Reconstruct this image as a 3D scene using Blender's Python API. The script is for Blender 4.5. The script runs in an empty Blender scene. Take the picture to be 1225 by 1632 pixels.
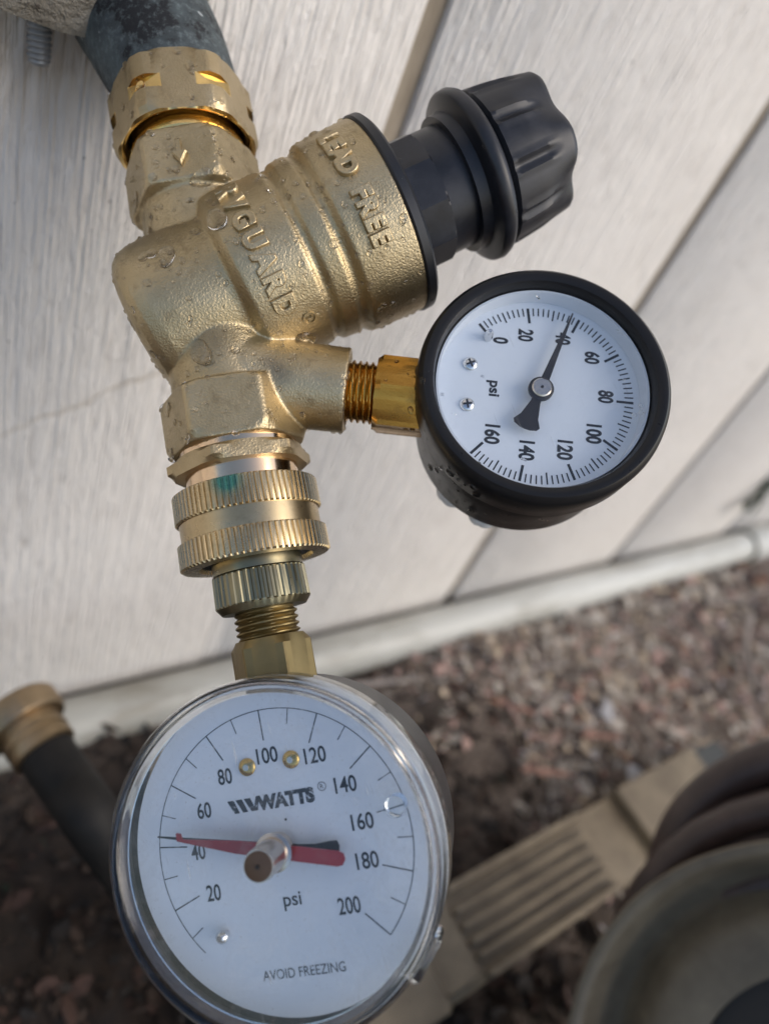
import bpy, bmesh, math, random
import numpy as np
from math import radians, cos, sin, pi
from mathutils import Vector, Matrix
from mathutils.bvhtree import BVHTree

random.seed(7)
rng = np.random.default_rng(11)
S = bpy.context.scene
C = S.collection

# ------------------------------------------------------------------ measured frame of the place (millimetres)
def nrm(v):
    v = np.array(v, float)
    return v / np.linalg.norm(v)
F_PX = 1178.0
DN = nrm([-662, 1304, 1178])                     # straight down
HX = np.array([1628, -226, 1178.0]); HX = nrm(HX - DN * (HX @ DN))   # along the wall
NW = np.cross(DN, HX)                            # out of the wall
CAM_D, CAM_H = 228.0, 412.0                      # lens to wall, lens above ground
def W(p):
    p = np.atleast_2d(np.array(p, float))
    return np.stack([p @ HX, -CAM_D - p @ NW, CAM_H - p @ DN], 1) * 0.001
def W1(p): return W(p)[0]
def Wd(v): return np.array([np.dot(HX, v), -np.dot(NW, v), -np.dot(DN, v)])
def ray(px, py): return np.array([(px - 612.5) / F_PX, (py - 816) / F_PX, 1.0])
def cam(px, py, z): return ray(px, py) * z
def at_z(px, py, zmm):                           # point of the world at a height above the ground
    r = ray(px, py); return W1(r * ((CAM_H - zmm) / (DN @ r)))
def at_wall(px, py, off=0.0):
    r = ray(px, py); return W1(r * ((-CAM_D + off) / (NW @ r)))

# ------------------------------------------------------------------ camera
cd = bpy.data.cameras.new('camera'); co = bpy.data.objects.new('camera', cd); C.objects.link(co)
rx, ry, rz = Wd([1, 0, 0]), -Wd([0, 1, 0]), -Wd([0, 0, 1])
M4 = Matrix(((rx[0], ry[0], rz[0], 0), (rx[1], ry[1], rz[1], -CAM_D / 1000), (rx[2], ry[2], rz[2], CAM_H / 1000), (0, 0, 0, 1)))
co.matrix_world = M4
cd.sensor_fit = 'VERTICAL'; cd.sensor_height = 9.43; cd.sensor_width = 7.07; cd.lens = 6.81
cd.clip_start = 0.01; cd.clip_end = 400
cd.dof.use_dof = True; cd.dof.focus_distance = 0.157; cd.dof.aperture_fstop = 2.1
S.camera = co

# ------------------------------------------------------------------ sky and sun
SUN_EL, SUN_AZ = 40, 38            # azimuth measured from -Y (out of the wall) towards +X
w = bpy.data.worlds.new('World'); S.world = w; w.use_nodes = True
nt = w.node_tree; nt.nodes.clear()
sky = nt.nodes.new('ShaderNodeTexSky'); sky.sky_type = 'NISHITA'; sky.sun_disc = False
sky.sun_elevation = radians(SUN_EL)
sky.air_density = 1.0; sky.dust_density = 2.0; sky.ozone_density = 1.0
bg = nt.nodes.new('ShaderNodeBackground'); bg.inputs[1].default_value = 0.15
ow = nt.nodes.new('ShaderNodeOutputWorld')
nt.links.new(sky.outputs[0], bg.inputs[0]); nt.links.new(bg.outputs[0], ow.inputs[0])
sd = Vector((sin(radians(SUN_AZ)) * cos(radians(SUN_EL)), -cos(radians(SUN_AZ)) * cos(radians(SUN_EL)), sin(radians(SUN_EL))))
sky.sun_rotation = math.atan2(sd.x, sd.y)
sl = bpy.data.lights.new('sun', 'SUN'); sl.energy = 0.95; sl.angle = radians(40); sl.color = (1.0, 0.945, 0.86)
so = bpy.data.objects.new('sun', sl); C.objects.link(so)
so.rotation_euler = sd.to_track_quat('Z', 'Y').to_euler()
so.location = (1, -2, 3)
S.view_settings.view_transform = 'Standard'; S.view_settings.look = 'None'
S.view_settings.exposure = 0.40; S.view_settings.gamma = 1; S.view_settings.use_curve_mapping = False
S.render.engine = 'CYCLES'
S.cycles.use_denoising = True
S.cycles.max_bounces = 14; S.cycles.transparent_max_bounces = 16; S.cycles.transmission_bounces = 12

# ------------------------------------------------------------------ materials
def mat(name, base, rough=0.5, metal=0.0, **k):
    m = bpy.data.materials.new(name); m.use_nodes = True
    b = m.node_tree.nodes['Principled BSDF']
    b.inputs['Base Color'].default_value = (*base, 1); b.inputs['Roughness'].default_value = rough
    b.inputs['Metallic'].default_value = metal
    for a, v in k.items(): b.inputs[a.replace('_', ' ')].default_value = v
    return m
def nodes(m): return m.node_tree, m.node_tree.nodes['Principled BSDF']
def coords(t, scale=(1, 1, 1)):
    g = t.nodes.new('ShaderNodeNewGeometry'); mp = t.nodes.new('ShaderNodeMapping')
    mp.inputs['Scale'].default_value = scale
    t.links.new(g.outputs['Position'], mp.inputs['Vector']); return mp.outputs[0]
def noise(t, vec, scale, detail=4, rough=0.55, dist=0.0):
    n = t.nodes.new('ShaderNodeTexNoise'); n.inputs['Scale'].default_value = scale
    n.inputs['Detail'].default_value = detail; n.inputs['Roughness'].default_value = rough; n.inputs['Distortion'].default_value = dist
    t.links.new(vec, n.inputs['Vector']); return n.outputs['Fac']
def ramp(t, fac, stops):
    r = t.nodes.new('ShaderNodeValToRGB'); e = r.color_ramp.elements
    while len(e) < len(stops): e.new(0.5)
    for i, (p, c) in enumerate(stops):
        e[i].position = p; e[i].color = (*c, 1) if len(c) == 3 else c
    t.links.new(fac, r.inputs[0]); return r.outputs[0]
def mix(t, fac, a, b):
    n = t.nodes.new('ShaderNodeMix'); n.data_type = 'RGBA'
    for s, v in ((0, fac), (6, a), (7, b)):
        if hasattr(v, 'is_linked'): t.links.new(v, n.inputs[s])
        else: n.inputs[s].default_value = v if not isinstance(v, tuple) else (*v, 1)
    return n.outputs[2]
def mth(t, op, a, b=0.0, clamp=False):
    n = t.nodes.new('ShaderNodeMath'); n.operation = op; n.use_clamp = clamp
    for i, v in enumerate((a, b)):
        if hasattr(v, 'is_linked'): t.links.new(v, n.inputs[i])
        else: n.inputs[i].default_value = v
    return n.outputs[0]
def bump(t, b, h, strength, dist, prev=None):
    n = t.nodes.new('ShaderNodeBump'); n.inputs['Strength'].default_value = strength; n.inputs['Distance'].default_value = dist
    t.links.new(h, n.inputs['Height'])
    if prev: t.links.new(prev, n.inputs['Normal'])
    t.links.new(n.outputs[0], b.inputs['Normal']); return n.outputs[0]
def spot(t, centre, r0, r1):          # 1 inside r0, 0 outside r1 (metres)
    g = t.nodes.new('ShaderNodeNewGeometry'); d = t.nodes.new('ShaderNodeVectorMath'); d.operation = 'DISTANCE'
    t.links.new(g.outputs['Position'], d.inputs[0]); d.inputs[1].default_value = tuple(centre)
    mr = t.nodes.new('ShaderNodeMapRange'); mr.inputs[1].default_value = r0; mr.inputs[2].default_value = r1
    mr.inputs[3].default_value = 1; mr.inputs[4].default_value = 0
    t.links.new(d.outputs['Value'], mr.inputs[0]); return mr.outputs[0]

def brass(name, c1, c2, rough, grain=0.0, oxide=0.25, turned=0.0):
    m = mat(name, c1, rough, 1.0); t, b = nodes(m); v = coords(t)
    n1 = noise(t, v, 60, 5, 0.6); col = mix(t, ramp(t, n1, [(0.35, (0, 0, 0)), (0.65, (1, 1, 1))]), c2, c1)
    n2 = noise(t, v, 170, 6, 0.7)
    ox = ramp(t, n2, [(0.56, (0, 0, 0)), (0.74, (1, 1, 1))])
    col = mix(t, mth(t, 'MULTIPLY', ox, oxide), col, (0.16, 0.11, 0.055))
    t.links.new(col, b.inputs['Base Color'])
    r = mth(t, 'ADD', mth(t, 'MULTIPLY', n2, 0.22), rough - 0.11)
    t.links.new(r, b.inputs['Roughness'])
    if grain:
        h1 = noise(t, v, 2100, 2, 0.5); h2 = noise(t, v, 700, 3, 0.6)
        p = bump(t, b, h2, grain * 0.3, 0.0002); bump(t, b, h1, grain, 0.0002, p)
    return m
MAT = {}
MAT['cast'] = brass('cast_brass', (0.56, 0.455, 0.285), (0.435, 0.345, 0.20), 0.43, 0.75, 0.55)
t, b = nodes(MAT['cast']); src = b.inputs['Base Color'].links[0].from_socket; v = coords(t); nn_ = noise(t, v, 260, 4, 0.6)
for q, r0, r1, am in ((cam(432, 572, 159), 0.0012, 0.0042, 0.75), (cam(348, 470, 155), 0.0008, 0.0032, 0.5), (cam(325, 545, 158), 0.002, 0.006, 0.4), (cam(445, 600, 160), 0.001, 0.004, 0.45)):
    src = mix(t, mth(t, 'MULTIPLY', mth(t, 'MULTIPLY', spot(t, W1(q), r0, r1), am), mth(t, 'ADD', nn_, 0.35), True), src, (0.13, 0.11, 0.085))
t.links.new(src, b.inputs['Base Color'])
MAT['nut'] = brass('forged_brass', (0.55, 0.44, 0.27), (0.44, 0.34, 0.195), 0.42, 0.6, 0.35)
MAT['bright'] = brass('machined_brass', (0.82, 0.59, 0.25), (0.72, 0.49, 0.19), 0.17, 0, 0.15)
MAT['copper'] = brass('bright_tube', (0.86, 0.60, 0.38), (0.80, 0.62, 0.42), 0.13, 0, 0.12)
MAT['knurl'] = brass('knurled_brass', (0.60, 0.475, 0.285), (0.47, 0.36, 0.205), 0.28, 0, 0.45)
MAT['dull'] = brass('dull_brass', (0.29, 0.26, 0.165), (0.22, 0.205, 0.14), 0.30, 0, 0.4)
MAT['stem'] = brass('stem_brass', (0.27, 0.205, 0.095), (0.20, 0.15, 0.068), 0.45, 0.1, 0.3)
MAT['amber'] = brass('wet_amber_brass', (0.52, 0.30, 0.075), (0.40, 0.22, 0.05), 0.25, 0.1, 0.45)
MAT['black'] = mat('black_plastic', (0.012, 0.012, 0.014), 0.38)
MAT['black'].node_tree.nodes['Principled BSDF'].inputs['Specular IOR Level'].default_value = 0.42
t, b = nodes(MAT['black']); v = coords(t); n = noise(t, v, 90, 5, 0.7)
t.links.new(mth(t, 'ADD', mth(t, 'MULTIPLY', n, 0.34), 0.22), b.inputs['Roughness'])
t.links.new(ramp(t, n, [(0.4, (0.010, 0.011, 0.015)), (0.75, (0.026, 0.028, 0.036))]), b.inputs['Base Color'])
bump(t, b, noise(t, v, 2500, 2), 0.12, 0.0001)
MAT['gasket'] = mat('black_gasket', (0.010, 0.011, 0.014), 0.42)
MAT['bezel'] = mat('black_bezel', (0.011, 0.011, 0.012), 0.3)
MAT['bezel'].node_tree.nodes['Principled BSDF'].inputs['Specular IOR Level'].default_value = 0.28
t, b = nodes(MAT['bezel']); v = coords(t); n = noise(t, v, 140, 6, 0.7)
t.links.new(mth(t, 'ADD', mth(t, 'MULTIPLY', n, 0.3), 0.17), b.inputs['Roughness'])
MAT['case'] = mat('grey_case', (0.05, 0.05, 0.053), 0.4, 0.35)
t, b = nodes(MAT['case']); v = coords(t); bump(t, b, noise(t, v, 2000, 2), 0.15, 0.0001)
n = noise(t, v, 160, 6, 0.7); t.links.new(ramp(t, n, [(0.4, (0.020, 0.020, 0.022)), (0.7, (0.040, 0.040, 0.043))]), b.inputs['Base Color'])
MAT['dial'] = mat('dial_white', (0.71, 0.755, 0.815), 0.35)
t, b = nodes(MAT['dial']); v = coords(t); n = noise(t, v, 55, 6, 0.65)
t.links.new(ramp(t, n, [(0.3, (0.69, 0.735, 0.795)), (0.75, (0.725, 0.765, 0.82))]), b.inputs['Base Color'])
MAT['ink'] = mat('dial_ink', (0.008, 0.009, 0.011), 0.5)
MAT['wornink'] = mat('worn_ink', (0.02, 0.022, 0.026), 0.45)
t, b = nodes(MAT['wornink']); v = coords(t); n = noise(t, v, 900, 4, 0.7)
t.links.new(ramp(t, n, [(0.56, (0.02, 0.022, 0.026)), (0.68, (0.5, 0.52, 0.55))]), b.inputs['Base Color'])
MAT['needle'] = mat('needle_black', (0.016, 0.012, 0.010), 0.4)
MAT['red'] = mat('needle_red', (0.30, 0.008, 0.014), 0.4)
MAT['steel'] = mat('screw_steel', (0.72, 0.72, 0.72), 0.22, 1.0)
MAT['hub'] = mat('hub_metal', (0.66, 0.58, 0.50), 0.24, 1.0)
MAT['hubface'] = mat('hub_face', (0.115, 0.075, 0.052), 0.42, 0.6)
t, b = nodes(MAT['hubface']); n = noise(t, coords(t), 1200, 4, 0.7); bump(t, b, n, 0.2, 0.0001)
MAT['plastic'] = mat('clear_plastic', (0.96, 0.98, 0.99), 0.06, 0, Transmission_Weight=1.0, IOR=1.47)
t, b = nodes(MAT['plastic']); v = coords(t); n = noise(t, v, 220, 6, 0.75)
t.links.new(ramp(t, n, [(0.5, (0.04,) * 3), (0.72, (0.22,) * 3)]), b.inputs['Roughness'])
MAT['water'] = mat('water', (1, 1, 1), 0.0, 0, Transmission_Weight=1.0, IOR=1.33)
def window_mat(name, dust, tint=(0.95, 0.965, 0.975)):
    m = bpy.data.materials.new(name); m.use_nodes = True; t = m.node_tree; t.nodes.clear()
    o = t.nodes.new('ShaderNodeOutputMaterial'); tr = t.nodes.new('ShaderNodeBsdfTransparent'); tr.inputs[0].default_value = (*tint, 1)
    gl = t.nodes.new('ShaderNodeBsdfGlossy'); gl.inputs['Roughness'].default_value = 0.09
    fr = t.nodes.new('ShaderNodeFresnel')
    gb = t.nodes.new('ShaderNodeNewGeometry'); t.links.new(mth(t, 'ADD', 1.5, mth(t, 'MULTIPLY', gb.outputs['Backfacing'], -0.8333)), fr.inputs[0])
    mx = t.nodes.new('ShaderNodeMixShader'); t.links.new(mth(t, 'MULTIPLY', fr.outputs[0], 1.6, True), mx.inputs[0])
    t.links.new(tr.outputs[0], mx.inputs[1]); t.links.new(gl.outputs[0], mx.inputs[2])
    df = t.nodes.new('ShaderNodeBsdfDiffuse'); df.inputs[0].default_value = (0.6, 0.6, 0.6, 1)
    v = coords(t); n1 = noise(t, v, 110, 6, 0.8, 0.6); n2 = noise(t, v, 2600, 2, 0.5)
    smear = mth(t, 'MULTIPLY', ramp(t, n1, [(0.5, (0, 0, 0)), (0.8, (1, 1, 1))]), dust)
    speck = mth(t, 'MULTIPLY', ramp(t, n2, [(0.70, (0, 0, 0)), (0.76, (1, 1, 1))]), dust * 2.5)
    g5 = t.nodes.new('ShaderNodeNewGeometry'); mp5 = t.nodes.new('ShaderNodeMapping'); mp5.inputs['Rotation'].default_value = (0.5, 0.9, 0.6); mp5.inputs['Scale'].default_value = (1, 0.035, 0.2)
    t.links.new(g5.outputs['Position'], mp5.inputs['Vector'])
    scr = mth(t, 'MULTIPLY', ramp(t, noise(t, mp5.outputs[0], 900, 2, 0.5), [(0.70, (0, 0, 0)), (0.74, (1, 1, 1))]), dust * 1.8)
    smear = mth(t, 'ADD', smear, scr)
    m2 = t.nodes.new('ShaderNodeMixShader'); t.links.new(mth(t, 'ADD', smear, speck, True), m2.inputs[0])
    t.links.new(mx.outputs[0], m2.inputs[1]); t.links.new(df.outputs[0], m2.inputs[2]); t.links.new(m2.outputs[0], o.inputs[0])
    return m
MAT['window'] = window_mat('scuffed_window', 0.2, (0.85, 0.88, 0.915))  # scuffs, plus a dark tint standing in for shade over the dial
MAT['window2'] = window_mat('clean_window', 0.05)

# ------------------------------------------------------------------ mesh builder: everything is collected in lens millimetres
class Fr:
    def __init__(s, o, z, x=(0, 0, -1)):
        s.o = np.array(o, float); s.z = nrm(z); x = np.array(x, float); s.x = nrm(x - s.z * (x @ s.z)); s.y = np.cross(s.z, s.x)
    def p(s, x, y, z): return s.o + s.x * x + s.y * y + s.z * z
class MB:
    def __init__(s): s.v = []; s.f = []; s.m = []
    def add(s, vs, fs, mi=0):
        o = len(s.v); s.v.extend([np.array(q, float) for q in vs]); s.f.extend([tuple(i + o for i in f) for f in fs]); s.m.extend([mi] * len(fs))
        return s
    def rev(s, fr, prof, n=96, rf=None, mf=None, cap0=True, cap1=True, closed=False):
        th = np.linspace(0, 2 * pi, n, endpoint=False); o = len(s.v)
        for z, r in prof:
            for a in th:
                rr = rf(a, z, r) if rf else r
                s.v.append(fr.p(rr * cos(a), rr * sin(a), z))
        k = len(prof)
        for i in range(k if closed else k - 1):
            i2 = (i + 1) % k
            for j in range(n):
                j2 = (j + 1) % n
                s.f.append((o + i * n + j, o + i * n + j2, o + i2 * n + j2, o + i2 * n + j))
                s.m.append(mf((th[j] + pi / n), (prof[i][0] + prof[i2][0]) / 2) if mf else 0)
        if not closed:
            for flag, i in ((cap0, 0), (cap1, k - 1)):
                if flag:
                    c = len(s.v); s.v.append(fr.p(0, 0, prof[i][0]))
                    for j in range(n):
                        j2 = (j + 1) % n; s.f.append((c, o + i * n + j, o + i * n + j2)); s.m.append(0)
        return s
    def thread(s, fr, z0, z1, R, depth, pitch, n=64, r0=None):
        nz = int((z1 - z0) / pitch * 8) + 1
        prof = [(z0, R - depth)] + [(z0 + (z1 - z0) * i / nz, R) for i in range(nz + 1)] + [(z1, R - depth)]
        def rf(a, z, r):
            ph = ((z - z0) / pitch - a / (2 * pi)) % 1.0
            tri = 1 - abs(2 * ph - 1)
            e = min(1, (z - z0) / pitch, (z1 - z) / pitch)
            return R - depth + depth * min(1, max(0, tri * 1.5 - 0.15)) * max(e, 0.0)
        return s.rev(fr, prof, n, rf)
    def prism(s, fr, pts, z0, z1, inset=0.0, bev=0.0):
        n = len(pts); P = np.array(pts, float); c = P.mean(0)
        rings = [(P, z0), (P, z1 - bev), (c + (P - c) * (1 - inset), z1)] if bev else [(P, z0), (P, z1)]
        vs = [fr.p(q[0], q[1], z) for R, z in rings for q in R]; fs = []
        for i in range(len(rings) - 1):
            for j in range(n): fs.append((i * n + j, i * n + (j + 1) % n, (i + 1) * n + (j + 1) % n, (i + 1) * n + j))
        fs.append(tuple(range(n))[::-1]); fs.append(tuple((len(rings) - 1) * n + j for j in range(n)))
        return s.add(vs, fs)
    def box(s, fr, x0, x1, y0, y1, z0, z1): return s.prism(fr, [(x0, y0), (x1, y0), (x1, y1), (x0, y1)], z0, z1)
    def tube(s, path, radii, n=20, caps=True):
        path = [np.array(p, float) for p in path]; o = len(s.v); k = len(path); up = None
        if not hasattr(radii, '__len__'): radii = [radii] * k
        for i, p in enumerate(path):
            tg = nrm(path[min(i + 1, k - 1)] - path[max(i - 1, 0)])
            if up is None: up = nrm(np.cross(tg, [0.3, 0.5, 0.8]))
            up = nrm(up - tg * (up @ tg)); sd_ = np.cross(tg, up)
            for j in range(n):
                a = 2 * pi * j / n; s.v.append(p + radii[i] * (cos(a) * up + sin(a) * sd_))
        for i in range(k - 1):
            for j in range(n):
                s.f.append((o + i * n + j, o + i * n + (j + 1) % n, o + (i + 1) * n + (j + 1) % n, o + (i + 1) * n + j)); s.m.append(0)
        if caps:
            s.f.append(tuple(o + j for j in range(n))[::-1]); s.f.append(tuple(o + (k - 1) * n + j for j in range(n))); s.m += [0, 0]
        return s
    def dome(s, o, nn, r, hgt, n=10, rings=4, stretch=1.0, wob=0.0, deep=0.15):
        fr = Fr(o, nn, (0.3, 0.9, 0.1)); vs = []; fs = []
        p1_, p2_ = random.uniform(0, 6), random.uniform(0, 6); ww = [1 + wob * sin(4 * pi * q / n + p1_) + 0.6 * wob * sin(6 * pi * q / n + p2_) for q in range(n)]
        for i in range(rings):
            e = (i / rings) * pi / 2
            for j in range(n):
                a = 2 * pi * j / n; rr = r * cos(e) * ww[j]
                vs.append(fr.p(rr * cos(a) * stretch, rr * sin(a), hgt * sin(e)))
        top = len(vs); vs.append(fr.p(0, 0, hgt)); bot = len(vs); vs.append(fr.p(0, 0, -deep * r))
        for i in range(rings - 1):
            for j in range(n): fs.append((i * n + j, i * n + (j + 1) % n, (i + 1) * n + (j + 1) % n, (i + 1) * n + j))
        for j in range(n):
            fs.append(((rings - 1) * n + j, (rings - 1) * n + (j + 1) % n, top)); fs.append((j, bot, (j + 1) % n))
        return s.add(vs, fs)
def link(name, me, parent=None, label=None):
    o = bpy.data.objects.new(name, me); C.objects.link(o)
    if parent is not None: o.parent = parent
    if label: o['label'] = label
    return o
def root_loc(p):
    while p.parent is not None: p = p.parent
    return np.array(p.location)
def raw(name, vw, faces, mats, mi=None, smooth=35, fix=True):
    me = bpy.data.meshes.new(name); me.from_pydata([tuple(q) for q in vw], [], faces)
    for m in mats: me.materials.append(m)
    if mi is not None and len(mats) > 1: me.polygons.foreach_set('material_index', mi)
    if fix:
        bm = bmesh.new(); bm.from_mesh(me); bmesh.ops.recalc_face_normals(bm, faces=bm.faces); bm.to_mesh(me); bm.free()
    if smooth: me.shade_smooth(); me.set_sharp_from_angle(angle=radians(smooth))
    me.update(); return me
def build(name, mb, mats, parent=None, label=None, smooth=35, world=False, fix=True):
    if not isinstance(mats, (list, tuple)): mats = [mats]
    vw = np.array(mb.v) * (0.001 if world else 1.0)
    if not world: vw = W(vw)
    base = root_loc(parent) if parent is not None else vw.mean(0)
    o = link(name, raw(name, vw - base, mb.f, mats, mb.m, smooth, fix), parent, label)
    if parent is None: o.location = base
    return o
def thing(name, label, cat, loc, group=None):
    o = bpy.data.objects.new(name, None); C.objects.link(o); o.location = tuple(loc); o.empty_display_size = 0.02
    o['label'] = label; o['category'] = cat
    if group: o['group'] = group
    return o
def tag(o, label, cat=None, group=None, kind=None):
    o['label'] = label
    if cat: o['category'] = cat
    if group: o['group'] = group
    if kind: o['kind'] = kind
    return o
# text as geometry ---------------------------------------------------------------------------------
_tc = {}
def text_mesh(s, bold=0.0, extrude=0.0, bevel=0.0, space=1.0):
    key = (s, bold, extrude, bevel, space)
    if key in _tc: return _tc[key]
    cu = bpy.data.curves.new('lettering', 'FONT'); cu.body = s; cu.size = 1; cu.align_x = 'CENTER'; cu.align_y = 'CENTER'
    cu.offset = bold; cu.extrude = extrude; cu.bevel_depth = bevel; cu.bevel_resolution = 2; cu.space_character = space; cu.resolution_u = 6
    ob = bpy.data.objects.new('lettering', cu); C.objects.link(ob)
    dg = bpy.context.evaluated_depsgraph_get(); ev = ob.evaluated_get(dg); me = ev.to_mesh()
    vs = np.array([tuple(v.co) for v in me.vertices]); fs = [tuple(p.vertices) for p in me.polygons]
    ev.to_mesh_clear(); bpy.data.objects.remove(ob); bpy.data.curves.remove(cu)
    if len(vs):
        vs[:, 0] -= (vs[:, 0].max() + vs[:, 0].min()) / 2; vs[:, 1] -= (vs[:, 1].max() + vs[:, 1].min()) / 2
    _tc[key] = (vs, fs); return vs, fs
def flat_text(mb, s, fr, x, y, hgt, width=None, rot=0.0, z=0.05, bold=0.0, space=1.0):   # fr.x right, fr.y up, fr.z out
    vs, fs = text_mesh(s, bold, 0, 0, space); e = vs.max(0) - vs.min(0)
    sy = hgt / e[1]; sx = width / e[0] if width else sy
    c, q = cos(rot), sin(rot)
    return mb.add([fr.p(x + c * v[0] * sx - q * v[1] * sy, y + q * v[0] * sx + c * v[1] * sy, z) for v in vs], fs)

# ================================================================== THE HOUSE WALL, GROUND AND PIPE
# paint
pm = mat('painted_siding', (0.74, 0.70, 0.65), 0.6); MAT['paint'] = pm
t, b = nodes(pm); v = coords(t, (1, 1, 0.17))
n1 = noise(t, v, 420, 5, 0.55, 0.7); n2 = noise(t, v, 130, 4, 0.6, 0.9); v0 = coords(t); n3 = noise(t, v0, 9, 5, 0.6); n4 = noise(t, v0, 420, 3, 0.6)
kn_ = t.nodes.new('ShaderNodeTexVoronoi'); kn_.inputs['Scale'].default_value = 42; t.links.new(coords(t, (1, 1, 0.45)), kn_.inputs['Vector'])
pit = mth(t, 'MULTIPLY', ramp(t, kn_.outputs['Distance'], [(0.02, (1, 1, 1)), (0.10, (0, 0, 0))]), ramp(t, noise(t, coords(t), 18, 2), [(0.55, (0, 0, 0)), (0.62, (1, 1, 1))]))
hh = mth(t, 'ADD', mth(t, 'ADD', n1, mth(t, 'MULTIPLY', n2, 0.9)), mth(t, 'MULTIPLY', n4, 0.25))
hh = mth(t, 'SUBTRACT', hh, mth(t, 'MULTIPLY', pit, 0.8))
comb = noise(t, coords(t, (1, 1, 0.018)), 560, 3, 0.55, 0.35)
hh = mth(t, 'ADD', mth(t, 'MULTIPLY', hh, 0.62), mth(t, 'MULTIPLY', comb, 1.0))
qa, qb = at_wall(8, 692), at_wall(256, 592)
tdir = nrm((qb - qa) * (1, 0, 1)); nd = np.array([-tdir[2], 0, tdir[0]])
gl_ = t.nodes.new('ShaderNodeNewGeometry')
def vdot(vec, off):
    sb = t.nodes.new('ShaderNodeVectorMath'); sb.operation = 'SUBTRACT'; t.links.new(gl_.outputs['Position'], sb.inputs[0]); sb.inputs[1].default_value = tuple(off)
    dp = t.nodes.new('ShaderNodeVectorMath'); dp.operation = 'DOT_PRODUCT'; t.links.new(sb.outputs[0], dp.inputs[0]); dp.inputs[1].default_value = tuple(vec); return dp.outputs['Value']
wob = mth(t, 'MULTIPLY', mth(t, 'SUBTRACT', noise(t, v0, 60, 4), 0.5), 0.012)
dl = mth(t, 'ABSOLUTE', mth(t, 'ADD', vdot(nd, qa), wob)); along = vdot(tdir, qa)
span = mth(t, 'MULTIPLY', mth(t, 'GREATER_THAN', along, -0.03), mth(t, 'LESS_THAN', along, float(np.linalg.norm(qb - qa)) + 0.02))
ln_ = mth(t, 'MULTIPLY', mth(t, 'SUBTRACT', 1.0, mth(t, 'MULTIPLY', dl, 520.0), True), mth(t, 'MULTIPLY', span, mth(t, 'MULTIPLY', n2, 1.3)))
hh = mth(t, 'SUBTRACT', hh, mth(t, 'MULTIPLY', ln_, 0.25))
bump(t, b, hh, 1.0, 0.0026)
col = ramp(t, n3, [(0.3, (0.75, 0.71, 0.66)), (0.7, (0.82, 0.785, 0.735))])
col = mix(t, mth(t, 'MULTIPLY', ramp(t, n1, [(0.30, (1, 1, 1)), (0.46, (0, 0, 0))]), 0.35), col, (0.42, 0.37, 0.32))
specks = ramp(t, noise(t, v0, 260, 2, 0.5), [(0.735, (0, 0, 0)), (0.76, (1, 1, 1))])
col = mix(t, mth(t, 'MULTIPLY', specks, 0.7), col, (0.16, 0.14, 0.12))
st_c = at_wall(35, 70)
stain = spot(t, st_c, 0.006, 0.030)
col = mix(t, mth(t, 'MULTIPLY', stain, mth(t, 'MULTIPLY', n2, 1.1)), col, (0.30, 0.22, 0.13))
mud = t.nodes.new('ShaderNodeSeparateXYZ'); g_ = t.nodes.new('ShaderNodeNewGeometry'); t.links.new(g_.outputs['Position'], mud.inputs[0])
splash = mth(t, 'MULTIPLY', mth(t, 'SUBTRACT', 1.0, mth(t, 'MULTIPLY', mth(t, 'SUBTRACT', mud.outputs[2], 0.03), 9.0), True), mth(t, 'ADD', n3, 0.05))
col = mix(t, mth(t, 'MULTIPLY', splash, 0.14), col, (0.36, 0.32, 0.27))
col = mix(t, mth(t, 'MULTIPLY', pit, 0.5), col, (0.30, 0.25, 0.20)); col = mix(t, mth(t, 'MULTIPLY', ln_, 0.7, True), col, (0.45, 0.38, 0.28))
t.links.new(col, b.inputs['Base Color'])
gm = mat('groove_paint', (0.55, 0.50, 0.43), 0.75); MAT['groove'] = gm
t, b = nodes(gm); v = coords(t, (1, 1, 0.2)); n = noise(t, v, 120, 5, 0.65)
t.links.new(ramp(t, n, [(0.35, (0.22, 0.18, 0.13)), (0.7, (0.36, 0.305, 0.235))]), b.inputs['Base Color']); bump(t, b, n, 0.4, 0.001)

wall = thing('house_wall', 'cream painted vertical wood siding of the house behind the brass fittings', 'wall', (0, 0, 0.04))
GX = [-1.45, -1.249, -1.046, -0.843, -0.640, -0.437, -0.234, -0.034, 0.169, 0.367, 0.571, 0.766, 0.969, 1.172, 1.375, 1.578, 1.781, 1.984, 2.187, 2.39]
for i in range(len(GX) - 1):
    x0, x1 = GX[i] + 0.0046, GX[i + 1] - 0.0046; mb = MB(); c = 0.0008
    pts = [(x0, 0.0), (x0, -0.0125 + c), (x0 + c, -0.0125), (x1 - c, -0.0125), (x1, -0.0125 + c), (x1, 0.0)]
    P = [(p[0] * 1000, (p[1] + 0.0125) * 1000) for p in pts]
    mb.add([(p[0], p[1], 17) for p in P] + [(p[0], p[1], 2500) for p in P],
           [tuple(range(6))[::-1], tuple(range(6, 12))] + [(j, (j + 1) % 6, 6 + (j + 1) % 6, 6 + j) for j in range(6)])
    build('siding_board', mb, MAT['paint'], wall, world=True, smooth=50)
mb = MB(); mb.box(Fr((0, 0, 0), (0, 0, 1), (1, 0, 0)), GX[0] * 1000, GX[-1] * 1000, 2.8, 110, 20, 2499)
build('groove_backing', mb, MAT['groove'], wall, world=True, smooth=0)
mb = MB(); mb.box(Fr((169, 0, 0), (0, 0, 1), (1, 0, 0)), -4.7, 4.7, 0.35, 2.7, 17.5, 215); build('paint_filler', mb, MAT['paint'], wall, world=True, smooth=0)
fm = mat('foundation_concrete', (0.16, 0.15, 0.135), 0.9); t, b = nodes(fm); n = noise(t, coords(t), 80, 6, 0.7); bump(t, b, n, 0.5, 0.003)
t.links.new(ramp(t, n, [(0.3, (0.08, 0.075, 0.065)), (0.7, (0.2, 0.19, 0.17))]), b.inputs['Base Color'])
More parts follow.
